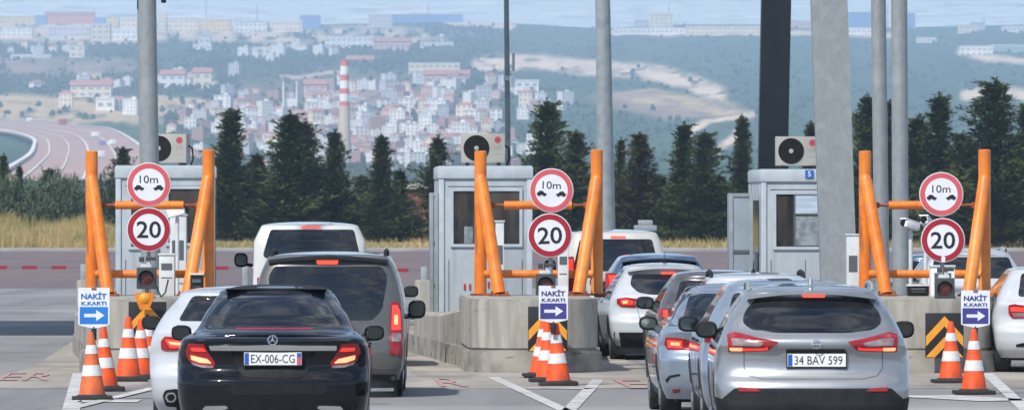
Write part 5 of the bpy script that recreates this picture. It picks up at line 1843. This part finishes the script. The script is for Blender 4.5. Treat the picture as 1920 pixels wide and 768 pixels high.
def tree(px, top, wpx, Y, v, label, base=0.25):
    s = F / Y
    p = P(px, top, Y)
    h = p.z - base
    kz = h / 8.0
    rad = (1.75, 1.30, 2.05, 1.80, 1.55)[v]
    kx = 1.62 * (wpx / s) / (2 * rad)
    loc = (p.x, Y, base)
    rz = random.uniform(0, 6.28)
    if v not in used:
        used.add(v)
        o = PROTO[v]
        o.location = loc
        o.rotation_euler = (0, 0, rz)
        o.scale = (kx, kx, kz)
        o['label'] = label
    else:
        dup(PROTO[v], loc, rz, label, (kx, kx, kz))
TREES = [
    (8, 292, 46, 440, 4, 'dark conifer cut by the left edge above the grey green hedge'),
    (34, 312, 34, 436, 1, 'small slim conifer second from the left edge above the hedge'),
    (88, 318, 90, 448, 3, 'low bushy conifer below the motorway bend'),
    (236, 278, 86, 446, 3, 'conifer between the left orange post and the thick pole'),
    (300, 330, 90, 452, 0, 'conifer hidden behind the left booth, only its edges showing'),
    (434, 206, 124, 430, 0, 'tall conifer right behind the right post of the left frame'),
    (524, 214, 112, 428, 1, 'slim pointed conifer above the roof of the white van, left one'),
    (484, 290, 90, 440, 3, 'lower conifer filling the gap left of the pointed one'),
    (577, 228, 104, 432, 2, 'conifer left of the striped chimney, above the white van'),
    (630, 248, 90, 430, 4, 'conifer with forked twigs right before the striped chimney'),
    (672, 330, 80, 444, 3, 'low brownish conifer beneath the striped chimney'),
    (716, 256, 96, 426, 0, 'free standing pointed conifer between chimney and middle booth'),
    (752, 320, 70, 428, 4, 'lower side conifer touching the free standing one at its right'),
    (824, 258, 78, 440, 4, 'conifer rising behind the left edge of the middle booth'),
    (1020, 190, 128, 424, 2, 'broad tall conifer behind the middle signs'),
    (1082, 248, 80, 428, 4, 'conifer between the middle signs and the tapered mast'),
    (1158, 262, 44, 436, 1, 'thin conifer just right of the tapered mast'),
    (1202, 252, 104, 430, 3, 'brownish conifer right of the tapered mast'),
    (1272, 234, 84, 428, 1, 'pointed conifer midway between mast and right booth'),
    (1316, 248, 110, 426, 2, 'ragged conifer right of the midway pointed one'),
    (1392, 220, 84, 428, 0, 'conifer touching the grey cabinet of the right booth'),
    (1462, 280, 70, 436, 4, 'conifer mostly hidden behind the dark column'),
    (1520, 232, 80, 440, 0, 'conifer in the gap between dark column and leaning column'),
    (1628, 182, 104, 424, 4, 'conifer just left of the two thin pipes'),
    (1668, 190, 90, 430, 0, 'conifer seen between the two thin pipes'),
    (1712, 222, 104, 426, 1, 'conifer just right of the two thin pipes'),
    (1762, 180, 128, 420, 0, 'tall conifer above the right 10m sign'),
    (1812, 250, 110, 418, 2, 'lower conifer filling the gap behind the right frame'),
    (1870, 152, 172, 414, 2, 'tallest conifer at right, above the end of the orange frame'),
    (1930, 196, 140, 418, 0, 'conifer cut by the right edge'),
    (400, 300, 100, 446, 4, 'low conifer behind the right post of the left frame, left of the tall one'),
    (556, 330, 110, 450, 2, 'low dark conifer between the two spires above the white van'),
    (1236, 330, 100, 440, 0, 'low conifer filling the gap left of the midway pointed one'),
    (1352, 330, 100, 446, 3, 'low conifer left of the grey cabinet of the right booth'),
    (1590, 320, 90, 446, 2, 'low conifer showing beside the leaning column'),
    (1840, 300, 110, 430, 3, 'low brownish conifer right of the right signs'),
]
for a in TREES:
    tree(*a)

# grey green shrubs of the hedge at left and dark shrubs in the row
def shrub_mesh(seed, n=1500):
    rnd = random.Random(seed)
    mb = MB()
    cl = [(Vector((rnd.uniform(-0.75, 0.75), rnd.uniform(-0.5, 0.5), rnd.uniform(0.35, 1.35))), rnd.uniform(0.28, 0.55)) for _ in range(16)]
    for i in range(n):
        c, r_ = cl[i % 16]
        u = Vector((rnd.gauss(0, 1), rnd.gauss(0, 1), rnd.gauss(0, 1))).normalized()
        p = c + u * r_ * rnd.uniform(0.5, 1.05)
        d = (u + Vector((rnd.gauss(0, .5), rnd.gauss(0, .5), rnd.gauss(0.5, .4)))).normalized()
        sd_ = d.cross(Vector((rnd.random(), rnd.random(), rnd.random() + .1))).normalized() * rnd.uniform(0.02, 0.045)
        ln = rnd.uniform(0.12, 0.28)
        mb.add([p, p + d * ln * 0.5 + sd_, p + d * ln, p + d * ln * 0.5 - sd_], [(0, 1, 2, 3)])
    tr = MB()
    for c, r_ in cl[:8]:
        tr.tube((c.x * 0.2, c.y * 0.2, 0), c, 0.035, 0.012, n=5)
    return mb, tr
SH = []
for sd_, mk in ((5, 'olive'), (8, 'olive')):
    mb, tr = shrub_mesh(sd_)
    t = thing('shrub', 'x', 'shrub', (0, 0, 0), 0, 'grey green shrubs of the hedge')
    mb.build('foliage', M[mk], t, 0)
    tr.build('stem', M['bark'], t)
    SH.append(t)
for i, (px, top, w_, lab) in enumerate([
        (-4, 336, 60, 'grey green shrub cut by the left edge behind the dry grass'),
        (28, 342, 54, 'second grey green shrub from the left edge behind the dry grass'),
        (58, 336, 56, 'third grey green shrub from the left edge behind the dry grass'),
        (92, 334, 58, 'fourth grey green shrub from the left edge behind the dry grass'),
        (126, 336, 56, 'grey green shrub just left of the left orange post'),
        (158, 340, 54, 'grey green shrub right behind the left orange post'),
        (196, 334, 60, 'grey green shrub between the left orange post and the left booth')]):
    Y = 433 + (i % 2) * 3
    s = F / Y
    p = P(px, top, Y)
    base = 0.9
    sc_ = (w_ * 1.5 / s / 2.2, w_ * 1.2 / s / 2.2, (p.z - base) / 1.55)
    if i < 2:
        o = SH[i]
        o.location = (p.x, Y, base)
        o.scale = sc_
        o['label'] = lab
        o.rotation_euler = (0, 0, i * 1.3)
    else:
        dup(SH[i % 2], (p.x, Y, base), i * 1.3, lab, sc_)

# dry grass on the verge
def grass():
    rnd = random.Random(77)
    mb = MB()
    for i in range(30000):
        left = i % 5 < 3
        Y = rnd.uniform(405, 428) if left else rnd.uniform(406, 424)
        px = rnd.uniform(-60, 290) if left else rnd.uniform(290, 2000)
        X = (px - 960) / F * Y
        k = 0.5 + n2(X * 1.0, Y * 0.6, 0.4, 3)
        bank = 2.6 if px < 150 else (1.0 + 1.6 * max(0, 1 - (px - 150) / 120.0))
        f = lin([(398, -0.02), (400, -0.02), (412, 0.06), (420, 0.35), (432, 0.55)])(Y)
        z = f * bank if f > 0 else f
        hh = (rnd.uniform(0.45, 1.05) if left else rnd.uniform(0.15, 0.42)) * max(0.3, min(1.3, 0.5 + k))
        a = rnd.uniform(0, PI)
        w_ = rnd.uniform(0.012, 0.03)
        l_ = Vector((rnd.gauss(0, 0.16), rnd.gauss(0, 0.12), 0))
        d = Vector((math.cos(a), math.sin(a), 0)) * w_
        b = Vector((X, Y, z))
        mb.add([b - d, b + d, b + l_ + Vector((0, 0, hh))], [(0, 1, 2)])
    o = mb.build('dry_grass', M['dry_grass'], None, 0)
    tag(o, 'tall dry yellow grass along the verge before the trees', None, None, 'stuff')
grass()

# ------------------------------------------------------------------ far hillside: motorway, town, works
M['far_road'] = mat('far_motorway', (0.44, 0.28, 0.225), (0.36, 0.235, 0.195), 0.02, 0.9)
M['far_line'] = mat('far_motorway_line', (0.72, 0.70, 0.66), rough=0.8)
def ribbon(name, left, right, m, up=1.0, n=40):
    def samp(pts):
        xs = [0.0]
        for a, b in zip(pts, pts[1:]):
            xs.append(xs[-1] + math.hypot(b[0] - a[0], b[1] - a[1]))
        fx, fy = pchip([(x, p[0]) for x, p in zip(xs, pts)]), pchip([(x, p[1]) for x, p in zip(xs, pts)])
        return [(fx(xs[-1] * i / n), fy(xs[-1] * i / n)) for i in range(n + 1)]
    L_, R_ = samp(left), samp(right)
    mb = MB()
    vs = []
    k = 8
    for (a, b), (c, d) in zip(L_, R_):
        for j in range(k + 1):
            f = j / k
            p = terr(a + (c - a) * f, b + (d - b) * f)
            vs.append((p.x, p.y, p.z + up))
    fs = [(i * (k + 1) + j, i * (k + 1) + j + 1, (i + 1) * (k + 1) + j + 1, (i + 1) * (k + 1) + j) for i in range(n) for j in range(k)]
    return structure(mb.add(vs, fs).build(name, m, None, 60))
OUT = [(-60, 232), (60, 232), (150, 243), (205, 248), (252, 270), (290, 305), (305, 350)]
INN = [(-60, 252), (0, 257), (43, 266), (64, 279), (58, 298), (24, 325), (-20, 352)]
ribbon('motorway', OUT, INN, M['far_road'], 3.0)
def between(f, w=0.018):
    a = [(o[0] + (i[0] - o[0]) * (f - w), o[1] + (i[1] - o[1]) * (f - w)) for o, i in zip(OUT, INN)]
    b = [(o[0] + (i[0] - o[0]) * (f + w), o[1] + (i[1] - o[1]) * (f + w)) for o, i in zip(OUT, INN)]
    return a, b
for f, w in ((0.03, 0.012), (0.27, 0.006), (0.46, 0.008), (0.63, 0.005), (0.82, 0.007)):
    a, b = between(f, w)
    ribbon('motorway_line', a, b, M['far_line'], 3.6)
a, b = between(0.99, 0.022)
ribbon('motorway_parapet', a, b, M['far_line'], 5.0)

M['truck_white'] = mat('far_vehicle_white', (0.8, 0.8, 0.8), rough=0.5)
M['truck_red'] = mat('far_vehicle_red', (0.35, 0.06, 0.05), rough=0.5)
M['truck_blue'] = mat('far_vehicle_blue', (0.16, 0.18, 0.40), rough=0.5)
for px, py, wpx, m, lab, nm in ((58, 236, 7, 'truck_white', 'white lorry on the upper bend of the far motorway', 'lorry'), (120, 243, 11, 'truck_red', 'dark red lorry on the far motorway', 'lorry'),
                            (181, 266, 9, 'truck_white', 'white lorry on the far motorway just above the left orange post', 'lorry'), (213, 281, 9, 'truck_white', 'white lorry near the thick pole on the far motorway', 'lorry'),
                            (194, 282, 8, 'truck_blue', 'blue lorry right of the left orange post on the far motorway', 'lorry'), (190, 306, 12, 'truck_white', 'lowest white lorry on the far motorway, beside the orange post', 'lorry')):
    p = terr(px, py)
    s = F / p.y
    w_ = wpx / s
    t = thing(nm, lab, 'lorry', (p.x, p.y, p.z + 3.1), 0.4, 'lorries on the far motorway')
    MB().box((0, 2, w_ * 0.62), (w_, 5.5, w_ * 0.95), bev=0.1).build('cargo_box', M[m], t)
    MB().box((0, 6.2, w_ * 0.5), (w_ * 0.9, 2, w_ * 0.7), bev=0.1).build('cab', M[m], t)

WALLS = {k: mat('house_wall_' + k, c, tuple(v * 0.85 for v in c), 0.15, 0.85) for k, c in dict(white=(0.86, 0.85, 0.82), cream=(0.84, 0.73, 0.54), pink=(0.74, 0.46, 0.40), grey=(0.58, 0.57, 0.60), blue=(0.12, 0.28, 0.66), orange=(0.80, 0.26, 0.10), yellow=(0.86, 0.64, 0.28), brick=(0.42, 0.22, 0.17), green=(0.30, 0.50, 0.42)).items()}
ROOFS = {k: mat('house_roof_' + k, c, tuple(v * 0.85 for v in c), 0.2, 0.9) for k, c in dict(red=(0.46, 0.22, 0.17), grey=(0.40, 0.40, 0.42), white=(0.80, 0.80, 0.80), brown=(0.30, 0.19, 0.15), pale=(0.62, 0.58, 0.52)).items()}
M['far_window'] = mat('far_window', (0.30, 0.30, 0.33), rough=0.3)
def block_mb(w, d, h, roof='flat', bay=3.2, storey=3.0, long=False):
    mb = MB()
    mb.box((0, d / 2, h / 2 - 6), (w, d, h + 12), 0)
    if roof == 'flat':
        mb.box((0, d / 2, h + 0.25), (w + 0.5, d + 0.5, 0.5), 1)
        mb.box((w * 0.15, d / 2, h + 1.2), (w * 0.25, d * 0.3, 1.6), 0)
    else:
        e, rh = 0.5, w * 0.22
        a = [(-w / 2 - e, -e, h), (w / 2 + e, -e, h), (w / 2 + e, d + e, h), (-w / 2 - e, d + e, h), (-w * 0.18, d / 2, h + rh), (w * 0.18, d / 2, h + rh)]
        mb.add(a, [(0, 1, 5, 4), (1, 2, 5), (2, 3, 4, 5), (3, 0, 4), (0, 1, 2, 3)], 1)
    nb, ns = max(2, int(w / bay)), max(1, int(h / storey))
    for i in range(nb):
        for j in range(ns):
            x = -w / 2 + w * (i + 0.5) / nb
            z = h * (j + 0.52) / ns
            mb.box((x, -0.02, z), (w / nb * 0.45, 0.08, h / ns * 0.5), 2)
    nd = max(2, int(d / bay))
    for i in range(nd):
        for j in range(ns):
            for sg in (-1, 1):
                mb.box((sg * (w / 2 + 0.02), d * (i + 0.5) / nd, h * (j + 0.52) / ns), (0.08, d / nd * 0.4, h / ns * 0.5), 2)
    return mb
# houses of the town: eight kinds, copied
KINDS = [('white', 'grey', 11, 10, 12, 'flat'), ('white', 'red', 10, 10, 8, 'hip'), ('cream', 'red', 11, 9, 11, 'hip'), ('pink', 'red', 10, 10, 10, 'hip'), ('brick', 'grey', 10, 10, 11, 'flat'), ('grey', 'grey', 12, 10, 13, 'flat'), ('white', 'brown', 9, 9, 10, 'hip'), ('white', 'white', 14, 10, 15, 'flat')]
NAMES = {'white': 'white', 'cream': 'cream', 'pink': 'pink', 'brick': 'brick red', 'grey': 'grey'}
HM = []
for wl, rf, w_, d_, h_, r_ in KINDS:
    o = block_mb(w_, d_, h_, r_).build('house', [WALLS[wl], ROOFS[rf], M['far_window']], None, 0)
    HM.append((o, wl, r_, rf))
rnd = random.Random(9)
first = set()
count = 0
def house(px, py, k, sc_=1.0):
    global count
    o, wl, r_, rf = HM[k]
    p = terr(px, py)
    if k in first:
        c = o.copy()
        COL.objects.link(c)
    else:
        c = o
        first.add(k)
    c.location = (p.x, p.y, p.z - 0.5)
    c.rotation_euler = (0, 0, rnd.uniform(-0.7, 0.7))
    f = sc_ * rnd.uniform(0.62, 1.0) * min(1.0, p.y / 5600.0)
    c.scale = (f * rnd.uniform(0.85, 1.3), f, f * rnd.uniform(0.75, 1.25))
    rn = {'red': 'red tiled', 'grey': 'grey flat', 'brown': 'brown tiled', 'white': 'white flat'}[rf]
    tag(c, '%s house with %s roof in the far hillside town' % (NAMES[wl], rn), 'house', '%s houses with %s roofs in the far town' % (NAMES[wl], rn))
    count += 1
pts = []
tries = 0
while len(pts) < 292 and tries < 20000:
    tries += 1
    py = rnd.triangular(140, 335, 235)
    px = rnd.triangular(300, 1040, 690) if py > 195 else rnd.triangular(300, 1000, 800)
    dens = 1.0 if py > 200 else 0.6
    if 520 < px < 590 and 140 < py < 215:
        continue
    if 628 < px < 664 and py > 288:
        continue
    if rnd.random() > dens:
        continue
    dm = 10 + (py - 150) * 0.02
    if any(abs(px - a) < dm * 1.0 and abs(py - b) < dm * 0.5 for a, b in pts):
        continue
    pts.append((px, py))
for px, py in pts:
    house(px, py, rnd.choices(range(8), [5, 5, 3, 4, 3, 2, 2, 3])[0])
# scattered houses on the other slopes
for px, py in [(300 + 12 * i + rnd.uniform(-4, 4), 152 + rnd.uniform(-6, 12)) for i in range(9)] + [(460 + 22 * i + rnd.uniform(-8, 8), 98 + rnd.uniform(-12, 16)) for i in range(9)] + [(20 + 26 * i, 96 + rnd.uniform(-6, 8)) for i in range(6)] + [(985 + 16 * i, 200 + rnd.uniform(-14, 16)) for i in range(6)] + [(30 + rnd.uniform(0, 220), rnd.uniform(150, 225)) for i in range(12)]:
    house(px, py, rnd.choice([0, 1, 2, 6, 7]))

# larger buildings one can tell apart
def works(px0, px1, py0, py1, wall, roof, label, d=30, kind='flat', name='factory_building', cat='building'):
    cxp = (px0 + px1) / 2
    p = terr(cxp, py1)
    s = F / p.y
    w_, h_ = (px1 - px0) / s, (py1 - py0) / s
    t = thing(name, label, cat, (p.x, p.y, p.z))
    mb = MB().box((0, d / 2, h_ / 2 - 8), (w_, d, h_ + 16))
    nb, ns = max(2, int(w_ / 6)), max(1, int(h_ / 5))
    for i in range(nb):
        for j in range(ns):
            mb.box((-w_ / 2 + w_ * (i + 0.5) / nb, -0.05, h_ * (j + 0.5) / ns), (w_ / nb * 0.55, 0.2, h_ / ns * 0.35), 1)
    mb.build('wall', [WALLS[wall], M['far_window']], t, 0)
    mb = MB()
    if kind == 'flat':
        mb.box((0, d / 2, h_ + 0.6), (w_ + 1, d + 1, 1.2))
    else:
        a = [(-w_ / 2 - 1, -1, h_), (w_ / 2 + 1, -1, h_), (w_ / 2 + 1, d + 1, h_), (-w_ / 2 - 1, d + 1, h_), (-w_ / 2 - 1, d / 2, h_ + d * 0.16), (w_ / 2 + 1, d / 2, h_ + d * 0.16)]
        mb.add(a, [(0, 1, 5, 4), (2, 3, 4, 5), (1, 2, 5), (3, 0, 4), (0, 1, 2, 3)])
    mb.build('roof', ROOFS[roof], t, 0)
    return t
W_ = [
    (-10, 66, 31, 44, 'yellow', 'pale', 'long yellowish hall on the ridge at the left edge'),
    (84, 176, 27, 43, 'orange', 'red', 'long orange hall on the left ridge'),
    (66, 86, 30, 46, 'blue', 'grey', 'small blue block left of the orange hall on the ridge'),
    (176, 200, 34, 43, 'blue', 'grey', 'dark blue block right of the orange hall on the ridge'),
    (200, 222, 30, 46, 'yellow', 'pale', 'yellow block on the left ridge beyond the blue block'),
    (226, 256, 34, 60, 'cream', 'white', 'cream block on the ridge left of the thick pole'),
    (296, 312, 24, 60, 'cream', 'white', 'tall cream tower block right of the thick pole on the ridge'),
    (316, 372, 36, 62, 'cream', 'pale', 'cream housing block on the ridge right of the thick pole'),
    (374, 432, 36, 60, 'yellow', 'white', 'yellowish housing block on the ridge right of the cream one'),
    (170, 206, 46, 84, 'cream', 'white', 'tall cream block below the orange hall'),
    (90, 168, 50, 70, 'grey', 'white', 'long grey hall below the orange hall'),
    (2, 60, 54, 70, 'white', 'pale', 'white hall below the yellowish hall at the left edge'),
    (206, 256, 56, 74, 'white', 'white', 'white hall right of the tall cream block'),
    (20, 95, 104, 109, 'white', 'white', 'long low white shed on the blue slope at left'),
    (130, 158, 86, 108, 'cream', 'pale', 'cream house cluster block below the tall cream block'),
    (146, 190, 138, 148, 'yellow', 'pale', 'yellow hall above the cream school'),
    (132, 208, 160, 182, 'cream', 'red', 'cream and pink school with two end wings'),
    (180, 214, 186, 206, 'white', 'white', 'white domed looking block below the cream school'),
    (362, 396, 136, 164, 'cream', 'red', 'cream apartment block pair right of the thick pole'),
    (300, 346, 140, 164, 'white', 'red', 'white block with red roofs right of the thick pole'),
    (362, 396, 84, 94, 'white', 'white', 'white shed on the mid slope left'),
    (372, 394, 70, 84, 'white', 'pale', 'white square block above the white shed'),
    (456, 506, 90, 103, 'white', 'white', 'bright white warehouse on the mid slope'),
    (510, 548, 84, 92, 'white', 'grey', 'white shed right of the bright white warehouse'),
    (440, 500, 42, 62, 'white', 'grey', 'white hall on the ridge with a grey roof'),
    (500, 566, 40, 60, 'cream', 'white', 'cream hall on the ridge right of the white hall'),
    (562, 600, 30, 52, 'blue', 'grey', 'blue works block on the ridge'),
    (690, 735, 28, 50, 'grey', 'white', 'grey works block on the ridge, left of the long blue hall'),
    (735, 868, 28, 42, 'blue', 'pale', 'long blue hall on the middle of the ridge'),
    (610, 700, 70, 90, 'white', 'white', 'white terraced hall on the hillside below the ridge'),
    (650, 700, 112, 118, 'brick', 'red', 'low red roofed hall right of the striped chimney top'),
    (766, 862, 120, 140, 'cream', 'white', 'long cream building with white roof above the town'),
    (794, 880, 140, 156, 'pink', 'red', 'pink building below the long cream one'),
    (966, 1010, 152, 178, 'white', 'white', 'white apartment block right of the thin mast'),
    (788, 850, 80, 90, 'white', 'pale', 'white sheds on the slope beneath the blue hall'),
    (700, 770, 78, 94, 'pink', 'red', 'pink halls on the slope right of the white terraced hall'),
    (570, 612, 158, 182, 'pink', 'red', 'pink apartment block right of the mosque'),
    (1190, 1218, 38, 52, 'grey', 'white', 'grey works shed left of the tower works on the right ridge'),
    (1218, 1262, 26, 54, 'cream', 'white', 'cream tower works on the right ridge'),
    (1150, 1290, 54, 64, 'white', 'white', 'long white hall under the tower works'),
    (1286, 1425, 50, 66, 'cream', 'pale', 'long pale hall on the right ridge before the dark column'),
    (1480, 1524, 40, 52, 'pink', 'pale', 'pink hall between the dark column and the leaning column'),
    (1588, 1636, 24, 54, 'blue', 'grey', 'blue factory right of the leaning column on the ridge'),
    (1700, 1716, 26, 54, 'blue', 'grey', 'narrow blue factory block right of the thin pipes'),
    (1588, 1634, 54, 64, 'white', 'white', 'white hall under the blue factory'),
    (1720, 1756, 72, 80, 'white', 'white', 'bright white shed right of the thin pipes'),
    (1798, 1830, 48, 62, 'cream', 'white', 'cream block on the ridge at far right'),
    (1822, 1846, 44, 58, 'grey', 'grey', 'grey block on the ridge right of the cream block'),
    (1880, 1925, 50, 60, 'white', 'pale', 'white hall on the ridge at the right edge'),
    (1860, 1940, 86, 100, 'green', 'white', 'green and white terraced building on the right slope'),
    (1800, 1862, 88, 106, 'white', 'white', 'white curved end of the terraced building on the right slope'),
]
for a in W_:
    works(*a[:6], a[6], kind='gable' if a[5] == 'red' else 'flat')

# striped chimney
p = terr(646, 300)
p = P(646, 300, 3900.0)
s = F / p.y
t = thing('chimney', 'tall red and white striped chimney standing in the town', 'chimney', (p.x, p.y, p.z - 6))
top = (300 - 113) / s + 6
M['ch_red'] = mat('chimney_red', (0.66, 0.15, 0.13), (0.60, 0.13, 0.11), 0.05, 0.7)
M['ch_white'] = mat('chimney_white', (0.80, 0.78, 0.76), rough=0.7)
M['ch_beige'] = mat('chimney_concrete', (0.58, 0.47, 0.38), (0.52, 0.42, 0.34), 0.05, 0.8)
r0, r1 = 13.0 / s, 7.5 / s
rad = lambda z: r0 + (r1 - r0) * z / top
cuts = [(113, 0), (124, 1), (140, 0), (151, 1), (166, 0), (176, 1), (190, 0), (198, 2)]
zs = [top - (c - 113) / s for c, _ in cuts]
MB().tube((0, 0, 0), (0, 0, zs[-1]), rad(0), rad(zs[-1]), 28).build('shaft', M['ch_beige'], t, 40)
for i in range(7):
    m_ = M['ch_red'] if cuts[i][1] == 0 else M['ch_white']
    MB().tube((0, 0, zs[i + 1]), (0, 0, zs[i]), rad(zs[i + 1]), rad(zs[i]), 28).build('stripe', m_, t, 40)
# mosque
p = terr(545, 203)
s = F / p.y
t = thing('mosque', 'white mosque with two slim minarets left of the striped chimney', 'mosque', p)
u = 1.0 / s
MB().box((0, 12, 9 * u - 5), (24 * u, 24 * u, 18 * u + 10)).build('prayer_hall', WALLS['white'], t, 0)
MB().lathe([(9 * u, 18 * u), (9 * u, 21 * u), (8 * u, 25 * u), (5.5 * u, 28.5 * u), (2 * u, 30.5 * u), (0.0, 31 * u)], 24, (0, 12, 0)).build('dome', ROOFS['grey'], t, 50)
for dx in (-14, 11):
    mb = MB()
    mb.tube((dx * u, 4, -6), (dx * u, 4, 36 * u), 1.9 * u, 1.7 * u, 12)
    mb.tube((dx * u, 4, 36 * u), (dx * u, 4, 38 * u), 2.6 * u, 2.6 * u, 12)
    mb.tube((dx * u, 4, 38 * u), (dx * u, 4, 46 * u), 1.5 * u, 1.4 * u, 12)
    mb.tube((dx * u, 4, 46 * u), (dx * u, 4, 55 * u), 1.7 * u, 0.05 * u, 12)
    mb.build('minaret', WALLS['white'], t, 50)
# masts on the ridge
M['far_steel'] = mat('far_lattice_steel', (0.30, 0.33, 0.38), rough=0.7)
def far_mast(px, top, base, label, w=1.3):
    p = terr(px, base)
    s = F / p.y
    h_ = (base - top) / s
    t = thing('radio_mast', label, 'mast', (p.x, p.y, p.z - 2))
    r_ = w / s
    mb = MB()
    for i in range(3):
        a = 2 * PI * i / 3
        mb.tube((r_ * math.cos(a), r_ * math.sin(a), 0), (0.3 * r_ * math.cos(a), 0.3 * r_ * math.sin(a), h_ + 2), 0.30 * r_ + 0.15, 0.2, n=6)
    for k in range(6):
        z = h_ * (k + 0.5) / 6
        mb.box((0, 0, z), (r_ * 1.4, r_ * 1.4, 0.5))
    mb.build('lattice', M['far_steel'], t, 0)
    MB().box((0, 0, h_ * 0.72), (r_ * 2.6, r_ * 2.6, h_ * 0.08)).build('platform', M['far_steel'], t, 0)
far_mast(386, -4, 48, 'radio mast on the ridge right of the thick pole')
far_mast(482, 2, 44, 'radio mast on the ridge above the white hall')
far_mast(803, 6, 40, 'radio mast on the ridge behind the long blue hall')
far_mast(1254, 2, 50, 'thin mast behind the cream tower works')
far_mast(1845, 32, 54, 'small mast on the ridge at far right')
far_mast(1664, 6, 52, 'mast between the two thin pipes on the ridge')
# water tower
p = terr(829, 82)
s = F / p.y
t = thing('water_tower', 'small white water tower on the slope beneath the blue hall', 'water tower', p)
MB().tube((0, 0, -3), (0, 0, 12 / s), 2.2 / s, 2.0 / s, 12).build('stem', WALLS['white'], t, 40)
MB().lathe([(2 / s, 11 / s), (5 / s, 13 / s), (5 / s, 17 / s), (0, 18 / s)], 16).build('tank', WALLS['white'], t, 40)

# woods on the far slopes: nobody could count them
def far_woods():
    rnd = random.Random(3)
    mb = MB()
    n = 0
    tries = 0
    while n < 9000 and tries < 160000:
        tries += 1
        py = rnd.uniform(46, 345)
        px = rnd.uniform(-60, 1980)
        if px < 310 and 225 < py < 350:
            continue
        c = cover(px, py)
        g = c[1] / max(1e-4, c[0])
        prob = 0.95 if g > 1.25 else (0.25 if g > 1.08 else 0.03)
        if py < SKYLINE(px) + 2 or rnd.random() > prob:
            continue
        p = terr(px, py)
        if px > 960 and rnd.random() < 0.88:
            continue
        k = rnd.uniform(1.2, 2.7) * (1.0 if py < 250 else 0.75)
        h_ = k * rnd.uniform(1.3, 2.2)
        base = len(mb.v)
        ring = []
        vs = []
        q = rnd.uniform(0, 1)
        for (rr, zz) in ((0.7, -0.1), (1.0, 0.35), (0.6, 0.8)):
            for i in range(5):
                a = 2 * PI * (i + q) / 5
                f = rnd.uniform(0.8, 1.2)
                vs.append((p.x + k * rr * f * math.cos(a), p.y + k * rr * f * math.sin(a), p.z + h_ * zz))
        vs.append((p.x, p.y, p.z + h_))
        fs = []
        for r_ in range(2):
            for i in range(5):
                fs.append((r_ * 5 + i, r_ * 5 + (i + 1) % 5, (r_ + 1) * 5 + (i + 1) % 5, (r_ + 1) * 5 + i))
        for i in range(5):
            fs.append((10 + i, 10 + (i + 1) % 5, 15))
        mb.add(vs, fs)
        n += 1
    m = mat('far_tree_crowns', (0.030, 0.048, 0.028), (0.06, 0.078, 0.045), 0.01, 0.9, spec=0.1)
    o = mb.build('far_woods', m, None, 0)
    tag(o, 'scattered dark green trees over the far hillsides', None, None, 'stuff')
far_woods()
